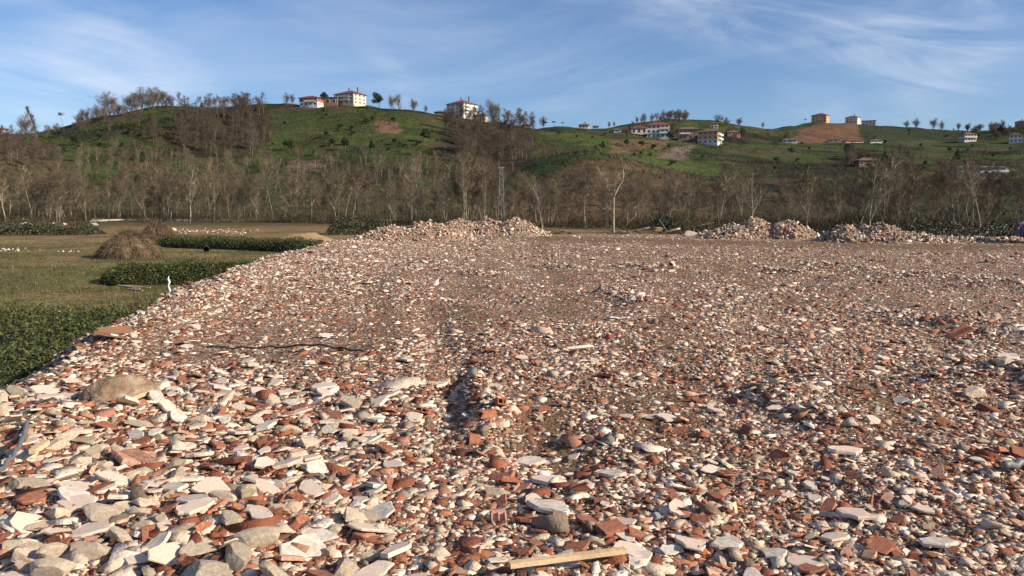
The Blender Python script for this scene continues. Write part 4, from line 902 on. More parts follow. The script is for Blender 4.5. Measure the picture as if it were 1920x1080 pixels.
for i, (px, py, w, m, lab) in enumerate(CH): put(px, py, w, 'concrete_lump' if 'stone' not in lab and 'pebble' not in lab and 'cobble' not in lab else 'stone', BIGROCKS if w > 60 else ROCKS, i, m, lab, 'lump' if 'lump' in lab or 'slab' in lab or 'bar' in lab else 'stone', tilt=0.12, yaw=rnd.uniform(-0.5, 0.5), sink=0.36, zs=0.5 if w > 150 else 0.75)
p = on_plane(222, 775, 0.0); piece('boulder', rock_mesh(7431, 4, 5, 0.8, 0.01, 0.6, 0.85), 'boulder_soil', p[0], p[1] + 0.05, 0.64, 'large soil-caked boulder half buried near the rubble bank', 'boulder', tilt=0.06, yaw=0.4, sink=0.58, zs=0.85)
SL = [(172, 970, 108, 0, 'large white wall-tile slab lying on a pitted lump'), (292, 1002, 64, 0.6, 'leaning white tile piece with a bright cut edge'), (196, 893, 70, 0.25, 'pinkish white tile piece beside small red shards'), (590, 990, 74, 0.1, 'white tile piece beside the flat-topped grey lump'), (606, 722, 62, 0, 'flat white tile over a dark gap'),
      (820, 711, 54, 0, 'flat cream tile beside the dark rut'), (1098, 903, 66, 0.1, 'pointed pinkish tile beside the stacked tiles'), (1032, 948, 108, 0.12, 'large pinkish white tile below the tile cluster'), (1000, 928, 46, 0.1, 'small rounded white tile against the large pinkish tile'), (1035, 880, 50, 0.1, 'flat white tile on top of the tile cluster'), (1030, 893, 66, 0.05, 'broken white tile lying under the tile cluster'),
      (992, 858, 60, 0.1, 'beige worn tile behind the tile cluster'), (1076, 857, 48, 0.15, 'ribbed cream tile behind the pointed tile'), (1145, 879, 64, 0.05, 'long flat pink tile alone beside the cluster'), (1272, 950, 74, 0.1, 'pinkish tile beside the smooth cobble'), (1172, 996, 54, 0.1, 'square pinkish tile above the cracked white tiles'),
      (1180, 1024, 80, 0.05, 'cracked white tile upper piece by the yellow lath'), (1200, 1040, 80, 0.05, 'cracked white tile lower piece touching the yellow lath'), (1296, 1010, 92, 0.15, 'broad beige tile beside the cracked white tiles'), (1365, 1012, 84, 0.1, 'long narrow white tile beside the broad beige tile'), (1600, 957, 72, 0.12, 'white tile with a ragged edge on red shards'),
      (1458, 748, 38, 0.05, 'small white tile on the bare brown patch'), (1590, 840, 66, 0.02, 'bright white cracked tile lying between small red shards'), (1755, 1012, 80, 0.1, 'beige pointed tile with a white chip beside it'), (1512, 1046, 70, 0.1, 'thick white tile with a square end'), (1520, 905, 46, 0.1, 'narrow cream tile with a pointed end'), (1528, 925, 44, 0.1, 'pinkish tile just below the narrow cream tile'),
      (1410, 1072, 60, 0.1, 'bright white tile beside the orange-red rounded brick piece'), (1655, 637, 26, 0.02, 'rounded-corner white tile far out beyond the rubble ridge'), (345, 832, 50, 0.1, 'grey-white flat tile above the ribbed brick'), (450, 835, 46, 0.1, 'small white tile above the long flat red brick'), (330, 705, 42, 0.05, 'flat white tile on the rubble bank below the hose'), (120, 985, 60, 0.5, 'white tile standing on edge among the cream lumps'), (1740, 1012, 30, 0.1, 'small bright tile chip by the pointed beige tile'),
      (240, 760, 60, 0.5, 'narrow white strip of tile leaning on the boulder'), (500, 1065, 40, 0.5, 'upright white tile corner below the flat-topped grey lump'), (30, 845, 60, 0.2, 'flat white tile strip near the bent pipe'), (1890, 668, 60, 0.1, 'cream slab on top of the coarse rubble ridge')]
for i, (px, py, w, tl, lab) in enumerate(SL): put(px, py, w, 'tile_fragment', PLATES if i % 3 else THIN, i, 'plaster_white' if i % 2 else 'plaster', lab, 'tile fragment', tilt=tl * 0.8 + 0.03, sink=0.1, lift=0.012)
BR = [(262, 858, 96, RIBBED, 'large ribbed red brick piece below the boulder'), (430, 862, 110, SPLINT, 'long flat red brick piece with a pale end'), (355, 1030, 46, HOLLOW, 'standing red brick wedge between two big lumps'), (1082, 1020, 56, SHARDS, 'dark red triangular brick shard above the yellow lath'), (170, 880, 34, HOLLOW, 'small red hollow brick corner among white strips'), (420, 765, 40, HOLLOW, 'upright broken red brick near the dark square hole'),
      (600, 1070, 80, SHARDS, 'broad red brick shard below the pale pointed lump'), (1350, 1052, 44, SHARDS, 'orange-red rounded brick piece below the broad beige tile'), (1585, 1030, 38, SHARDS, 'bright orange brick piece near the thick white tile'), (60, 935, 60, SHARDS, 'flat dark red shard among the cream lumps'), (110, 1000, 46, HOLLOW, 'hollow red brick stub between cream lumps'), (940, 890, 60, SHARDS, 'red brick shard beside the tile cluster'),
      (545, 1030, 60, SHARDS, 'long red shard beside the flat grey lump'), (1800, 625, 44, HOLLOW, 'red brick block on the coarse rubble ridge'), (560, 760, 44, SHARDS, 'flat red shard between the black hose and the dark square hole'), (690, 1000, 56, SHARDS, 'flat red shard beside the greyish lump'), (1345, 1070, 40, HOLLOW, 'dark hollow brick stub by the orange-red piece'), (190, 650, 40, SPLINT, 'red brick strip on the rubble bank'), (215, 820, 50, SHARDS, 'orange brick shard just below the boulder'), (500, 855, 36, RIBBED, 'small ribbed red brick beside the long flat red brick')]
for i, (px, py, w, lib, lab) in enumerate(BR): put(px, py, w, 'brick_fragment', lib, i, 'terracotta' if i % 4 else 'terracotta_dusty', lab, 'brick fragment', tilt=0.5 if lib is HOLLOW else 0.18, sink=0.18, lift=0.01)

def cable(name, pts, r, m, label, cat, z=0.03):
    q = []
    for px, py in pts:
        a = on_plane(px, py, 0.0); q.append(Vector((a[0], a[1], float(tip_h(a[0], a[1])) + z)))
    P_ = []
    for i in range(len(q) - 1):
        for k in range(6): P_.append(q[i].lerp(q[i + 1], k / 6) + Vector((0, 0, 0.012 * math.sin(i * 2.1 + k))))
    P_.append(q[-1]); b = MB(); b.tube(P_, r, 8); return props(b.build(name, m, None, True), label, cat)
cable('hose', [(388, 659), (450, 657), (520, 656), (590, 660), (640, 664), (682, 671)], 0.011, 'black_plastic', 'thin black hose lying across the pale rubble', 'hose', 0.07)
cable('pipe', [(56, 838), (44, 868), (28, 900), (10, 928), (-30, 960)], 0.014, 'grey_plastic', 'bent grey plastic pipe beside the long cream concrete lump', 'pipe', 0.09)
cable('hose', [(48, 842), (20, 872), (-20, 900)], 0.011, 'black_plastic', 'black hose lying behind the bent grey pipe', 'hose', 0.06)
cable('hose', [(-10, 745), (30, 735), (62, 727)], 0.011, 'black_plastic', 'short black hose at the crest of the rubble bank', 'hose', 0.05)
cable('pipe', [(1880, 893), (1910, 884), (1960, 874)], 0.024, 'grey_plastic', 'grey plastic pipe end poking out of the rubble', 'pipe', 0.05)
def lath(pts, w, h, m, label):
    a = on_plane(*pts[0], 0.05); c = on_plane(*pts[1], 0.05); A = Vector((a[0], a[1], float(tip_h(a[0], a[1])) + 0.06)); B = Vector((c[0], c[1], float(tip_h(c[0], c[1])) + 0.06)); d = B - A; b = MB(); n = 7
    sd = Vector((-d.y, d.x, 0)).normalized() * w / 2; vs = []
    for i in range(n + 1):
        f = i / n; p_ = A + d * f; j = 1 + rnd.gauss(0, 0.08); vs += [p_ - sd * j, p_ + sd * j, p_ + sd * j * .96 + Vector((0, 0, h)), p_ - sd * j * .96 + Vector((0, 0, h * (1 + rnd.gauss(0, .05))))]
    fs = [(0, 1, 2, 3), tuple(4 * n + k for k in (3, 2, 1, 0))] + [(4 * i + k, 4 * i + (k + 1) % 4, 4 * i + 4 + (k + 1) % 4, 4 * i + 4 + k) for i in range(n) for k in range(4)]
    b.add(vs, fs); props(b.build('wooden_lath', m), label, 'lath')
lath(((955, 1083), (1172, 1046)), 0.035, 0.022, 'timber', 'long yellow wooden lath lying against the cracked white tiles')
lath(((242, 783), (296, 748)), 0.05, 0.03, 'timber', 'pale yellow lath leaning below the boulder'); lath(((62, 872), (88, 850)), 0.05, 0.03, 'timber', 'short yellow lath end beside the bent grey pipe'); lath(((1110, 648), (1062, 652)), 0.05, 0.02, 'plaster_white', 'white painted lath lying flat on the fine rubble')
cb = on_plane(212, 648, 0.0); e = empty('cardboard_sheet', (cb[0], cb[1], float(tip_h(cb[0], cb[1])) + 0.05), 0.5); props(e, 'flattened brown cardboard box on the rubble bank', 'cardboard')
b = MB(); b.box((0, 0, 0), (0.40, 0.26, 0.010), M=Matrix.Rotation(0.25, 3, 'Y')); b.build('panel', 'cardboard', e); b = MB(); b.box((0.03, 0.15, 0.035), (0.36, 0.12, 0.010), M=Matrix.Rotation(0.7, 3, 'X')); b.build('flap', 'cardboard', e); b = MB(); b.box((0.02, -0.03, 0.006), (0.08, 0.06, 0.010), M=Matrix.Rotation(0.25, 3, 'Y')); b.build('sticker', 'white_film', e)

# ------------------------------------------------------------------ rubble: the many look-alike pieces near the front, one object each
def near_spot(y0, y1):
    for _ in range(60):
        y = math.exp(rnd.uniform(math.log(y0), math.log(y1))); x = rnd.uniform(-0.67, 0.67) * y
        if x < float(edge_x(y)) + 0.1: continue
        if all((x - a) ** 2 + (y - b_) ** 2 > (c * 0.8) ** 2 for a, b_, c in TAKEN): return x, y
    return x, y
def weight_left(x, y): return float(sstep(1.0, -3.5, x)) * float(sstep(9, 4, y))
LM = [(205, 765, 'around the soil-caked boulder'), (40, 880, 'around the bent grey pipe'), (300, 1010, 'among the big cream lumps'), (560, 1000, 'around the long red shard'), (1060, 1060, 'around the yellow lath'), (1040, 910, 'around the tile cluster'), (1265, 866, 'around the smooth white pebble'), (880, 770, 'around the dark rut'),
      (1590, 840, 'around the bright cracked tile pair'), (1885, 885, 'around the grey pipe end'), (1850, 710, 'below the coarse rubble ridge'), (530, 700, 'below the black hose'), (1458, 750, 'around the bare brown patch'), (1600, 960, 'around the ragged white tile'), (1350, 1050, 'around the broad beige tile'), (700, 900, 'between the ribbed brick and the tile cluster')]
LMW = [(on_plane(a, b_, 0.0)[:2], t) for a, b_, t in LM]
def near_what(x, y): return min(LMW, key=lambda q: math.hypot(q[0][0] - x, q[0][1] - y) / (0.5 + 0.1 * y))[1]
def loose(name, me, m, x, y, s_, what, cat, **kw):
    w = near_what(x, y); piece(name, me, m, x, y, s_, what + ' ' + w, cat, what + 's ' + w, **kw)
for k in range(265):
    left = k < 80
    if left:
        for _ in range(50):
            x, y = near_spot(2.75, 6.5)
            if x < -0.25 * y + 0.3: break
    else: x, y = near_spot(2.75, 10)
    s_ = rnd.uniform(0.10, 0.28) if left else rnd.uniform(0.05, 0.12) * (y / 5) ** 0.4; cream = rnd.random() < (0.72 if left else 0.5)
    loose('concrete_lump', ROCKS[rnd.randrange(14)], 'concrete_cream' if cream else 'concrete', x, y, s_, ('large ' if s_ > 0.13 else 'small ') + ('cream mortar lump' if cream else 'grey concrete lump'), 'lump', tilt=0.25, sink=0.36, zs=0.62)
for k in range(290):
    x, y = near_spot(2.75, 9); hol = rnd.random() < 0.16; lib = HOLLOW if hol else RIBBED if rnd.random() < 0.12 else SPLINT if rnd.random() < 0.12 else SHARDS; s_ = rnd.uniform(0.06, 0.15) * (y / 5) ** 0.4
    what = 'loose red hollow-brick stub' if hol else 'loose ribbed red brick piece' if lib is RIBBED else 'loose narrow red brick splinter' if lib is SPLINT else 'loose flat red brick shard'
    loose('brick_fragment', lib[rnd.randrange(len(lib))], 'terracotta' if rnd.random() < 0.8 else 'terracotta_dusty', x, y, s_, what, 'brick fragment', tilt=0.35, sink=0.2, lift=0.008)
for k in range(250):
    left = k < 120
    if left:
        for _ in range(50):
            x, y = near_spot(2.75, 7)
            if x < -0.2 * y + 0.3: break
    else: x, y = near_spot(2.8, 12)
    s_ = rnd.uniform(0.10, 0.24) if left else rnd.uniform(0.06, 0.17) * (y / 5) ** 0.4; w = rnd.random() < 0.28
    loose('tile_fragment', (THIN if rnd.random() < .5 else PLATES)[rnd.randrange(10)], 'plaster_white' if w else 'plaster', x, y, s_, 'broken white tile piece' if w else 'broken cream plaster piece', 'tile fragment', tilt=0.24 if left else 0.18, sink=0.10, lift=0.015)

# ------------------------------------------------------------------ rubble: everything smaller or farther, beyond counting
def tri_proto(me):
    me.calc_loop_triangles(); V = np.array([v.co[:] for v in me.vertices]); F = np.array([t.vertices[:] for t in me.loop_triangles]); return V, F
def hull_proto(seed, n=9, flat=0.5):
    r = np.random.default_rng(seed); bm = bmesh.new()
    for p in r.normal(0, 1, (n, 3)): p = _unit(p) * r.uniform(0.8, 1.1); bm.verts.new((p[0], p[1] * 0.8, p[2] * flat))
    h = bmesh.ops.convex_hull(bm, input=bm.verts[:]); bmesh.ops.delete(bm, geom=[v for v in bm.verts if not v.link_faces], context='VERTS'); bmesh.ops.triangulate(bm, faces=bm.faces[:])
    bm.verts.index_update(); V = np.array([v.co[:] for v in bm.verts]); F = np.array([[v.index for v in f.verts] for f in bm.faces]); bm.free(); return V, F
def prism_proto(seed, th):
    r = np.random.default_rng(seed); n = int(r.integers(4, 6)); an = np.sort((np.arange(n) + r.uniform(-.35, .35, n)) / n * 6.2832); ra = r.uniform(0.7, 1.2, n); a = r.uniform(.4, .8)
    V = np.array([(math.cos(t) * q * k, math.sin(t) * q * a * k, z) for z, k in ((-th, 1.0), (th, r.uniform(.88, 1.0))) for t, q in zip(an, ra)])
    F = [(n, n + i, n + i + 1) for i in range(1, n - 1)]
    for i in range(n): j = (i + 1) % n; F += [(i, j, n + j), (i, n + j, n + i)]
    return V, np.array(F)
HULLS = [hull_proto(900 + k, 7 + k % 2, 0.42 + 0.05 * (k % 4)) for k in range(10)]; PRISM = [prism_proto(930 + k, 0.16) for k in range(10)]; FLAKE = [prism_proto(960 + k, 0.09) for k in range(10)]
def chip_proto(seed):
    r = np.random.default_rng(seed); n = 4; an = np.arange(n) * 1.5708 + r.uniform(-.4, .4, n); V = [(math.cos(t) * r.uniform(.7, 1.2), math.sin(t) * r.uniform(.4, .9), -0.12) for t in an] + [(r.normal(0, .3), r.normal(0, .2), r.uniform(.15, .4)), (r.normal(0, .3), r.normal(0, .2), r.uniform(.15, .4))]
    return np.array(V), np.array([(0, 1, 4), (1, 2, 4), (2, 5, 4), (2, 3, 5), (3, 0, 5), (0, 4, 5)])
CHIPS = [chip_proto(990 + k) for k in range(12)]
def rot_mats(r, n, tilt):
    a = r.uniform(0, 6.2832, n); tx = r.normal(0, tilt, n); ty = r.normal(0, tilt, n); ca, sa, cx_, sx_, cy_, sy_ = np.cos(a), np.sin(a), np.cos(tx), np.sin(tx), np.cos(ty), np.sin(ty); z = np.zeros(n); o = np.ones(n)
    Rz = np.stack([ca, -sa, z, sa, ca, z, z, z, o], 1).reshape(-1, 3, 3); Rx = np.stack([o, z, z, z, cx_, -sx_, z, sx_, cx_], 1).reshape(-1, 3, 3); Ry = np.stack([cy_, z, sy_, z, o, z, -sy_, z, cy_], 1).reshape(-1, 3, 3)
    return Rx @ Ry @ Rz
def scatter(name, protos, pos, size, tilt, cols, r, parent=None, m='rubble_bits'):
    n = len(pos); R = rot_mats(r, n, tilt); idx = r.integers(0, len(protos), n); Vs, Fs, Cs, off = [], [], [], 0
    for k, (V, F) in enumerate(protos):
        s = np.nonzero(idx == k)[0]
        if not len(s): continue
        W_ = np.einsum('nij,vj->nvi', R[s], V) * size[s][:, None, None] + pos[s][:, None, :]
        Fs.append((F[None] + (np.arange(len(s)) * len(V))[:, None, None] + off).reshape(-1, 3)); Vs.append(W_.reshape(-1, 3)); Cs.append(np.repeat(cols[s], len(V), 0)); off += len(s) * len(V)
    return link(name, mesh_np(name, np.concatenate(Vs), np.concatenate(Fs), np.concatenate(Cs)), m, parent)
PAL = dict(brick=[(0.25, 0.088, 0.046), (0.30, 0.115, 0.062), (0.21, 0.070, 0.040), (0.36, 0.17, 0.105), (0.16, 0.068, 0.043)], plaster=[(0.64, 0.52, 0.40), (0.58, 0.44, 0.33), (0.72, 0.62, 0.51), (0.50, 0.35, 0.245)], mortar=[(0.40, 0.325, 0.245), (0.48, 0.385, 0.285), (0.27, 0.225, 0.175), (0.56, 0.445, 0.33), (0.19, 0.14, 0.10)])
def pal_cols(key, n, r): return np.array(PAL[key])[r.integers(0, len(PAL[key]), n)] * r.uniform(0.8, 1.2, (n, 1))
def spread(n, r, power=0.22, base=0.021):
    y = np.exp(r.uniform(math.log(1.9), math.log(54), n)); x = r.uniform(-0.71, 0.71, n) * y; k = (x > edge_x(y) - 1.3 * r.random(n)) & (y < far_y(x) + 0.3)
    x, y = x[k], y[k]; t = np.maximum(soil_amt(x, y), 0.85 * track_amt(x, y) * sstep(3.5, 6, y)); q = r.random(len(x)) > 0.86 * t; x, y, t = x[q], y[q], t[q]
    bare = sstep(-0.04, 0.14, fbm(x * 0.38, y * 0.30, 4, 150)); q = r.random(len(x)) > (0.70 * bare + 0.05) * sstep(3.5, 8, y); x, y = x[q], y[q]
    s = base * (y / 4) ** power * np.exp(r.normal(0, 0.5, len(x))); left = 1 + 0.45 * sstep(2, -4, x) * sstep(12, 4, y); return x, y, s * left
for name, key, protos, n, tilt, base, lab in (('brick_rubble', 'brick', PRISM + FLAKE[:4], 62000, 0.22, 0.0200, 'countless small broken red brick chips covering the tip'),
                                              ('plaster_rubble', 'plaster', FLAKE + PRISM[:3], 52000, 0.17, 0.0210, 'countless small cream plaster and tile chips covering the tip'),
                                              ('mortar_rubble', 'mortar', HULLS, 41000, 0.30, 0.0175, 'countless small grey and buff mortar crumbs covering the tip')):
    r = np.random.default_rng(sum(map(ord, name))); x, y, s = spread(n, r, base=base)
    if key == 'plaster': s *= 1 + 0.25 * sstep(3, -6, x) * sstep(12, 25, y)
    z = tip_h(x, y) + s * (0.07 if key != 'mortar' else 0.15)
    props(scatter(name, protos, np.stack([x, y, z], 1), s, tilt, pal_cols(key, len(x), r), r), lab, 'rubble', kind='stuff')

r = np.random.default_rng(77); n = 20000; y = 13 + 41 * r.random(n) ** 0.9; x = edge_x(y) - 0.9 + r.random(n) ** 1.5 * np.interp(y, [13, 30, 54], [5.5, 9, 12]); k = (r.random(n) < 0.35 + 0.65 * sstep(-0.1, 0.12, fbm(x * 0.5, y * 0.35, 3, 190))) & (y < far_y(x)); x, y = x[k], y[k]
s_ = 0.036 * np.exp(r.normal(0, 0.5, len(x))); key = r.random(len(x)); C = np.where((key < 0.62)[:, None], pal_cols('plaster', len(x), r), np.where((key < 0.85)[:, None], pal_cols('brick', len(x), r), pal_cols('mortar', len(x), r)))
props(scatter('pale_rubble', CHIPS + FLAKE[:3], np.stack([x, y, tip_h(x, y) + s_ * 0.12], 1), s_, 0.3, C, r), 'pale pinkish rubble spread along the crest of the rubble bank', 'rubble', kind='stuff')
r = np.random.default_rng(79); n = 60000; y = 11 + 42 * r.random(n) ** 0.85; x = r.uniform(-0.5, 0.70, n) * y; cl = fbm(x * 0.45, y * 0.22, 4, 195); k = (r.random(n) < 0.25 + 0.75 * sstep(-0.10, 0.10, cl)) & (x > edge_x(y)) & (y < far_y(x)) & (r.random(n) > 0.78 * np.maximum(soil_amt(x, y), track_amt(x, y))); x, y = x[k], y[k]
s_ = 0.026 * (y / 15) ** 0.35 * np.exp(r.normal(0, 0.5, len(x))); key = r.random(len(x)); C = np.where((key < 0.45)[:, None], pal_cols('plaster', len(x), r), np.where((key < 0.78)[:, None], pal_cols('brick', len(x), r), pal_cols('mortar', len(x), r)))
props(scatter('fine_rubble', CHIPS, np.stack([x, y, tip_h(x, y) + s_ * 0.10], 1), s_, 0.25, C, r), 'fine crushed brick and plaster strewn over the far half of the tip', 'rubble', kind='stuff')
r = np.random.default_rng(80); n = 15000; y = -1 + 19 * r.random(n) ** 1.1; x = edge_x(y) - 1.5 + 3.4 * r.random(n); k = (x < -0.66 * y) | (x < edge_x(y) + 0.2); x, y = x[k], y[k]; s_ = 0.036 * np.exp(r.normal(0, 0.5, len(x))); key = r.random(len(x))
C = np.where((key < 0.45)[:, None], pal_cols('plaster', len(x), r), np.where((key < 0.75)[:, None], pal_cols('brick', len(x), r), pal_cols('mortar', len(x), r)))
props(scatter('bank_rubble', CHIPS + FLAKE[:4], np.stack([x, y, tip_h(x, y) + s_ * 0.12], 1), s_, 0.4, C, r), 'broken brick and plaster covering the side of the rubble bank', 'rubble', kind='stuff')
# coarser windrows left by the blade
r = np.random.default_rng(78); P_ = []
for x0, y0, x1, y1, w, a in MOUNDS:
    if a < 0.09: continue
    m = int(140 + 60 * math.hypot(x1 - x0, y1 - y0)); t = r.random(m); P_.append(np.stack([x0 + (x1 - x0) * t + r.normal(0, w * .6, m), y0 + (y1 - y0) * t + r.normal(0, w * .6, m)], 1))
P_ = np.concatenate(P_); P_ = P_[P_[:, 0] > edge_x(P_[:, 1])]; x, y = P_.T; s_ = 0.023 * (np.maximum(y, 3) / 5) ** 0.45 * np.exp(r.normal(0, 0.45, len(x))); key = r.random(len(x)); C = np.where((key < 0.40)[:, None], pal_cols('plaster', len(x), r), np.where((key < 0.60)[:, None], pal_cols('brick', len(x), r), pal_cols('mortar', len(x), r)))
props(scatter('windrow_rubble', HULLS + PRISM, np.stack([x, y, tip_h(x, y) + s_ * 0.15], 1), s_, 0.35, C, r), 'coarser rubble pushed up into low windrows across the tip', 'rubble', kind='stuff')

# ------------------------------------------------------------------ dumped heaps at the back of the tip
def heap(label, humps, n, seed, dark=0.0):
    """a dumped load: earth core, big chunks told apart, and the small stuff between them"""
    r = np.random.default_rng(seed); cx_ = sum(h[0] for h in humps) / len(humps); cy_ = sum(h[1] for h in humps) / len(humps)
    e = empty('rubble_heap', (cx_, cy_, 0)); props(e, label, 'rubble heap')
    def hh(x, y):
        z = np.full(np.shape(x), -0.3)
        for (hx_, hy_, rx, ry, H) in humps:
            q = np.sqrt(((x - hx_) / rx) ** 2 + ((y - hy_) / ry) ** 2) + 0.30 * fbm(x * 0.8, y * 0.8, 3, seed); z = np.maximum(z, H * (1.12 - q) / 1.0 * np.where(q < 0.25, 0.93, 1.0))
        return np.minimum(z, max(h[4] for h in humps)) + 0.16 * fbm(x * 1.7, y * 1.7, 3, seed + 3)
    x0 = min(h[0] - h[2] * 1.4 for h in humps); x1 = max(h[0] + h[2] * 1.4 for h in humps); y0 = min(h[1] - h[3] * 1.4 for h in humps); y1 = max(h[1] + h[3] * 1.4 for h in humps)
    xs = np.arange(x0, x1, 0.14); ys = np.arange(y0, y1, 0.14); X, Y = np.meshgrid(xs, ys); Z = hh(X, Y); i = (np.arange(len(ys) - 1)[:, None] * len(xs) + np.arange(len(xs) - 1)[None, :]).ravel(); F = np.stack([i, i + 1, i + len(xs) + 1, i + len(xs)], 1)
    keep = (Z.ravel()[F] > -0.2).any(1); V = np.stack([X.ravel() - cx_, Y.ravel() - cy_, Z.ravel()], 1); C = np.tile(np.array([[0.25, 0.155, 0.10, 1.0]]), (len(V), 1)) * (1 + 0.5 * fbm(X.ravel() * 2, Y.ravel() * 2, 3, 8)[:, None]); C[:, 3] = 1
    link('mound', mesh_np('mound', V, F[keep], C), 'rubble_bed', e)
    x = r.uniform(x0, x1, n * 3); y = r.uniform(y0, y1, n * 3); z = hh(x, y); k = z > -0.05; x, y, z = x[k][:n], y[k][:n], z[k][:n]; m = len(x); s = 0.055 * np.exp(r.normal(0, 0.5, m))
    keys = r.random(m); C = np.where((keys < 0.52)[:, None], pal_cols('plaster', m, r), np.where((keys < 0.74)[:, None], pal_cols('brick', m, r), pal_cols('mortar', m, r)))
    C[r.random(m) < dark] *= 0.35
    props(scatter('debris', HULLS + PRISM, np.stack([x - cx_, y - cy_, z + s * 0.25], 1), s, 0.8, C, r, e), kind='stuff')
    mt = ['concrete_cream', 'concrete_cream', 'plaster', 'concrete', 'terracotta_dusty']
    for q in range(46 if len(humps) < 3 else 70):
        for _ in range(40):
            px, py = r.uniform(x0, x1), r.uniform(y0, y1); zz = float(hh(np.array(px), np.array(py)))
            if zz > 0.05: break
        s = 0.09 * math.exp(r.normal(0, 0.35)) * (1.5 if zz < 0.35 else 1.0); o = link('chunk', variant(ROCKS[int(r.integers(14))], mt[int(r.integers(5))]), None, e)
        o.location = (px - cx_, py - cy_, zz + s * 0.3); o.scale = (s, s, s); o.rotation_euler = tuple(r.uniform(0, 6.28, 3))
A = lambda px, py: on_plane(px, py, 0.0)
a1, a2 = A(790, 452), A(740, 452); heap('broad heap of pinkish rubble at the back of the tip', [(a1[0] + 0.2, 43.5, 2.5, 2.2, 1.0), (a2[0] - 0.3, 43.0, 2.2, 1.8, 0.72)], 2600, 201)
heap('long flat-topped rubble heap behind the pinkish heap', [(-3.4, 52, 2.4, 2.0, 1.0), (-1.6, 52.2, 2.3, 2.0, 1.02), (0.3, 51.8, 1.9, 1.8, 1.1)], 3200, 202)
heap('twin-humped rubble heap standing farther from the blue car', [(13.0, 46.6, 1.7, 1.8, 0.85), (14.3, 46.9, 1.6, 1.8, 1.2), (16.1, 46.2, 1.55, 1.8, 1.08)], 3200, 203, 0.12)
heap('dark-flanked rubble heap standing nearer the blue car', [(17.3, 41.2, 1.3, 1.6, 0.9), (19.2, 41.3, 1.8, 1.8, 0.92), (20.6, 40.8, 1.8, 1.4, 0.45)], 3200, 204, 0.22)
heap('low strip of pale rubble at the foot of the brambles', [(23.0, 41.0, 3.2, 1.2, 0.22), (27.0, 41.3, 3.2, 1.2, 0.2)], 1500, 205)
for (x, y, s, m, lab) in ((11.2, 50.2, 1.25, 'concrete_cream', 'long pale boulder at the end of the twin-humped heap'), (12.0, 49.0, 0.75, 'concrete_cream', 'wedge-shaped pale boulder between the long boulder and the heap'), (12.6, 48.6, 0.8, 'concrete', 'greenish grey boulder against the twin-humped heap'), (23.6, 42.2, 0.55, 'concrete_cream', 'square pale block on the ground beyond the dark-flanked heap'), (26.0, 44, 0.75, 'concrete', 'long grey kerb-like stone in front of the brambles')):
    piece('boulder', BIGROCKS[rnd.randrange(6)], m, x, y, s, lab, 'boulder', tilt=0.15, yaw=rnd.uniform(-.4, .4), sink=0.15)

# fallen branches and root ball behind the middle of the tip
e = empty('fallen_branches', (8.2, 55.0, -0.3)); props(e, 'tangle of fallen pale branches with an orange clay root ball', 'branches')
def bough(pts, r0, r1, m='bark_pale'):
    b = MB(); q = [Vector(p) for p in pts]; b.tube([q[0].lerp(q[-1], 0) if i == 0 else p for i, p in enumerate(q)], list(np.linspace(r0, r1, len(q))), 6); b.build('branch', m, e, True)
bough([(-1.6, -0.4, 0.25), (-0.2, -0.5, 0.42), (1.3, -0.4, 0.75)], 0.05, 0.07); bough([(0.2, -0.6, 0.5), (0.8, -0.9, 0.35), (1.2, -1.0, 0.22)], 0.04, 0.02); bough([(1.9, -0.6, 0.25), (2.6, -0.5, 0.5), (3.4, -0.4, 0.68)], 0.05, 0.07)
bough([(2.6, 0, 0.4), (2.3, 0.1, 0.9), (2.0, 0.1, 1.3)], 0.05, 0.03); bough([(-1.5, 0.3, 0.9), (-0.6, 0.1, 0.5), (0.2, 0.0, 0.3)], 0.025, 0.03); bough([(1.2, -0.8, 0.2), (1.5, -0.8, 0.55), (1.9, -0.8, 0.2)], 0.03, 0.03); bough([(3.2, 0.2, 0.5), (4.6, 0.4, 0.8), (6.0, 0.5, 1.1)], 0.03, 0.012); bough([(-0.9, 0.2, 0.3), (0.0, 0.4, 1.1), (0.5, 0.5, 1.6)], 0.025, 0.01)
o = link('root_ball', variant(BIGROCKS[1], 'sand'), None, e); o.location = (1.95, 0.2, 0.55); o.scale = (0.55, 0.5, 0.45)

# ------------------------------------------------------------------ things lying about the field on the left
def on_field(px, py): p = on_plane(px, py, FIELD); p[2] = float(field_h(p[0], p[1])); return p
p = on_field(387, 474); e = empty('plastic_drum', (p[0], p[1], p[2] + 0.19), 0.35); props(e, 'open black drum lying on its side on the grass between the tea hedges', 'drum')
b = MB(); n = 20; prof = [(-0.30, 0.17), (-0.28, 0.19), (0.0, 0.195), (0.28, 0.19), (0.30, 0.20), (0.30, 0.17), (-0.24, 0.165)]
vs = [(math.cos(6.2832 * k / n) * r_, -x_, math.sin(6.2832 * k / n) * r_) for x_, r_ in prof for k in range(n)]; fs = [(j * n + k, j * n + (k + 1) % n, (j + 1) * n + (k + 1) % n, (j + 1) * n + k) for j in range(len(prof) - 1) for k in range(n)] + [tuple(range(n)), tuple((len(prof) - 1) * n + k for k in range(n))]
b.add(vs, fs); b.build('shell', 'black_plastic', e, True)
p = on_field(319, 562); e = empty('marker_stake', (p[0], p[1], p[2])); props(e, 'thin stake wrapped in white plastic at the foot of the rubble bank', 'stake')
b = MB(); b.tube([(0, 0, -0.1), (0.01, 0, 0.35), (-0.01, 0, 0.72)], 0.012, 6); b.build('rod', 'grey_wood', e); b = MB(); b.tube([(0.03, 0, 0.22), (0.0, -.01, 0.36), (-0.035, 0, 0.46), (0.0, 0, 0.58), (-0.03, 0, 0.66), (-0.01, 0, 0.74)], [0.012, 0.03, 0.02, 0.035, 0.028, 0.012], 7); b.build('plastic_strip', 'white_film', e, True)
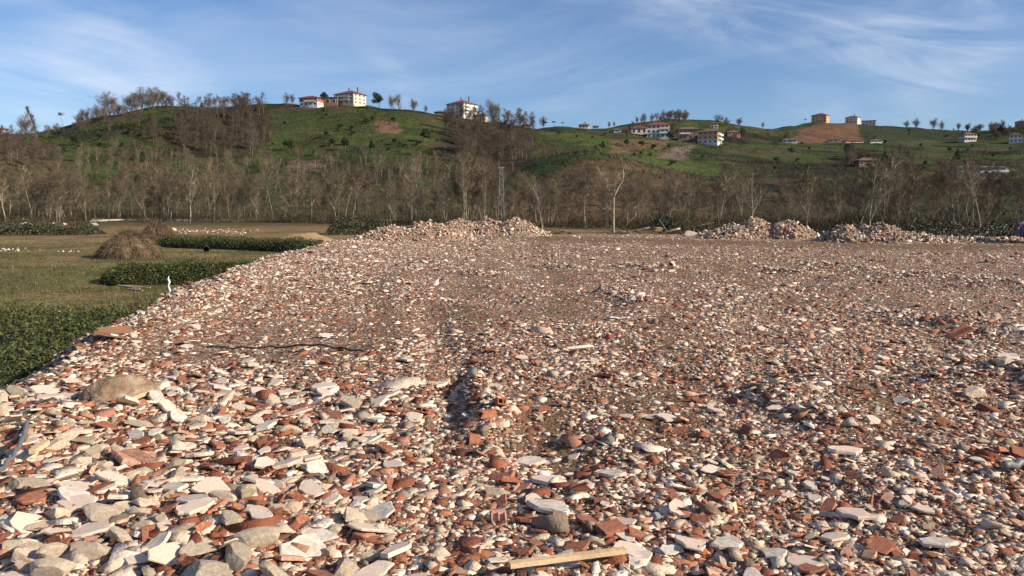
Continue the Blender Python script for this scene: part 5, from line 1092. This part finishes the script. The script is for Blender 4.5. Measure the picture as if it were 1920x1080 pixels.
def stone_on_field(px, py, wpx, m, lab, cat='stone', group=None, name='stone', lib=ROCKS):
    p = on_field(px, py); s = wpx / FPX * p[1] / 2; o = link(name, variant(lib[rnd.randrange(len(lib))], m)); o.location = (p[0], p[1], p[2] + s * 0.3); o.scale = (s, s, s * 0.9); o.rotation_euler = (0, 0, rnd.uniform(0, 6.28)); props(o, lab, cat, group)
stone_on_field(316, 553, 13, 'plaster_white', 'white stone at the foot of the plastic-wrapped stake'); stone_on_field(303, 553, 12, 'concrete', 'dull stone beside the white stone by the stake')
for k in range(16): stone_on_field(rnd.gauss(28, 16), 468 + rnd.gauss(0, 1.6), rnd.uniform(4, 9), 'plaster_white', 'white stone of the little scatter on the grass beside the haystack', 'stone', 'white stones on the grass')
for k in range(7): stone_on_field(rnd.uniform(98, 150), 471 + rnd.gauss(0, .6), rnd.uniform(3, 6), 'plaster', 'cream stone of the thin line beside the haystack', 'stone', 'line of cream stones')
for k in range(90):
    px = rnd.uniform(335, 485); stone_on_field(px, 436 + rnd.gauss(0, 2.2) - 2 * (px < 420), rnd.uniform(2, 5.5), ('concrete', 'concrete_cream', 'plaster')[k % 3], 'pale stone of the low spread of rubble behind the long tea hedge', 'stone', 'far spread of pale stones')
for px, py, w, lab in ((44, 421, 18, 'long grey block at the edge of the trees'), (58, 421, 13, 'yellowish block beside the long grey block'), (178, 420, 18, 'pale squared block under the fallen white trunk'), (122, 420, 11, 'pale stone at the edge of the trees'), (326, 430, 12, 'pale stone beside the smaller haystack'), (100, 419, 12, 'grey stone between the blocks at the trees')): stone_on_field(px, py + 3, w, 'concrete', lab, 'block', name='stone_block')
b = MB(); P0 = at_depth(168, 416, 128); P1 = at_depth(232, 412, 131); b.tube([tuple(P0), tuple((P0 + P1) / 2 + np.array([0, 0, .05])), tuple(P1)], [0.22, 0.18, 0.10], 8); props(b.build('fallen_tree', 'bark_white', None, True), 'white fallen tree trunk resting on blocks at the edge of the trees', 'fallen tree')
for k, (px, py, qx, qy) in enumerate(((212, 536, 262, 542), (225, 537, 282, 541), (240, 543, 268, 546))):
    A_, B_ = on_field(px, py), on_field(qx, qy); b = MB(); b.tube([tuple(A_ + np.array([0, 0, .02])), tuple((A_ + B_) / 2 + np.array([0, 0, .04])), tuple(B_ + np.array([0, 0, .03]))], [0.03, 0.035, 0.02], 6); props(b.build('wooden_stick', 'timber'), 'pale stick lying on the grass in front of the short tea hedge', 'stick', 'sticks on the grass')
# ochre sand heap behind the long hedge
sp_ = on_field(548, 462); xs = np.linspace(-1, 1, 60); X, Y = np.meshgrid(xs, xs); q = np.sqrt(X ** 2 + Y ** 2) + 0.25 * fbm(X * 2.2 + 5, Y * 2.2, 4, 61); Z = np.clip(1 - q, -0.05, 1) ** 1 * 1.35; Z = np.minimum(Z, 0.95 + 0.2 * X) + 0.06 * fbm(X * 9, Y * 9, 3, 62)
i = (np.arange(59)[:, None] * 60 + np.arange(59)[None, :]).ravel(); F = np.stack([i, i + 1, i + 61, i + 60], 1)
o = link('sand_heap', mesh_np('sand_heap', np.stack([X.ravel() * 3.6, Y.ravel() * 2.6, Z.ravel() - 0.1], 1), F, None, True), 'sand'); o.location = (sp_[0] - 0.2, sp_[1] + 4.0, FIELD); props(o, 'heap of ochre soil between the long tea hedge and the pinkish rubble heap', 'heap')

# ------------------------------------------------------------------ blue car parked by the brambles (only its tail shows)
cp = on_plane(1908, 456, 0.0); e = empty('car', (cp[0] + 0.42, cp[1] + 0.6, 0.0), math.radians(-24)); props(e, 'dark blue car parked at the edge of the tip beside the brambles', 'car')
side = [(0.0, 0.42), (0.02, 0.80), (0.12, 0.98), (0.75, 1.42), (1.25, 1.50), (2.2, 1.48), (2.95, 1.02), (3.85, 0.88), (4.05, 0.62), (4.02, 0.30), (0.05, 0.28)]
b = MB(); N = len(side); hw = 0.84
ins = lambda z: hw - max(0.0, z - 0.95) * 0.32
vs = [(x, -ins(z), z) for x, z in side] + [(x, ins(z), z) for x, z in side]; fs = [tuple(range(N)), tuple(range(2 * N - 1, N - 1, -1))] + [(i, N + i, N + (i + 1) % N, (i + 1) % N) for i in range(N)]
b.add(vs, fs); bo = b.build('body', 'car_blue', e); bv = bo.modifiers.new('bevel', 'BEVEL'); bv.width = 0.06; bv.segments = 3; bv.limit_method = 'ANGLE'
def glass(poly_, y, s):
    b = MB(); t = 0.012 * s; b.add([(x, y(z) + t, z) for x, z in poly_] + [(x, y(z) - 0.02 * s, z) for x, z in poly_], [tuple(range(len(poly_))), tuple(range(2 * len(poly_) - 1, len(poly_) - 1, -1))] + [(i, len(poly_) + i, len(poly_) + (i + 1) % len(poly_), (i + 1) % len(poly_)) for i in range(len(poly_))]); b.build('window', 'glass_dark', e)
for s in (-1, 1):
    glass([(0.62, 1.0), (0.86, 1.36), (1.38, 1.42), (1.38, 1.0)], lambda z, s=s: s * ins(z), s); glass([(1.46, 1.0), (1.46, 1.42), (2.12, 1.40), (2.66, 1.02)], lambda z, s=s: s * ins(z), s)
    b = MB(); b.box((0.04, s * 0.68, 0.80), (0.10, 0.22, 0.26)); b.build('tail_light', 'lamp_red', e)
    b = MB(); b.box((1.9, s * 0.855, 0.9), (0.16, 0.03, 0.03)); b.build('door_handle', 'silver', e)
    for x in (0.68, 3.28):
        w_ = empty('wheel', (x, s * 0.76, 0.30)); w_.parent = e
        b = MB(); b.tube([(0, -0.10, 0), (0, 0.10, 0)], 0.30, 22); b.build('tyre', 'rubber', w_); b = MB(); b.tube([(0, s * 0.09, 0), (0, s * 0.115, 0)], 0.19, 16); b.build('rim', 'silver', w_)
b = MB(); b.box((0.42, 0, 1.2), (0.02, 1.15, 0.36), M=Matrix.Rotation(0.96, 3, 'Y')); b.build('rear_window', 'glass_dark', e)
b = MB(); b.box((-0.03, 0, 0.45), (0.12, 1.6, 0.22)); b.build('bumper', 'car_blue', e); b = MB(); b.box((-0.015, 0, 0.72), (0.02, 0.5, 0.12)); b.build('number_plate', 'trim_white', e)
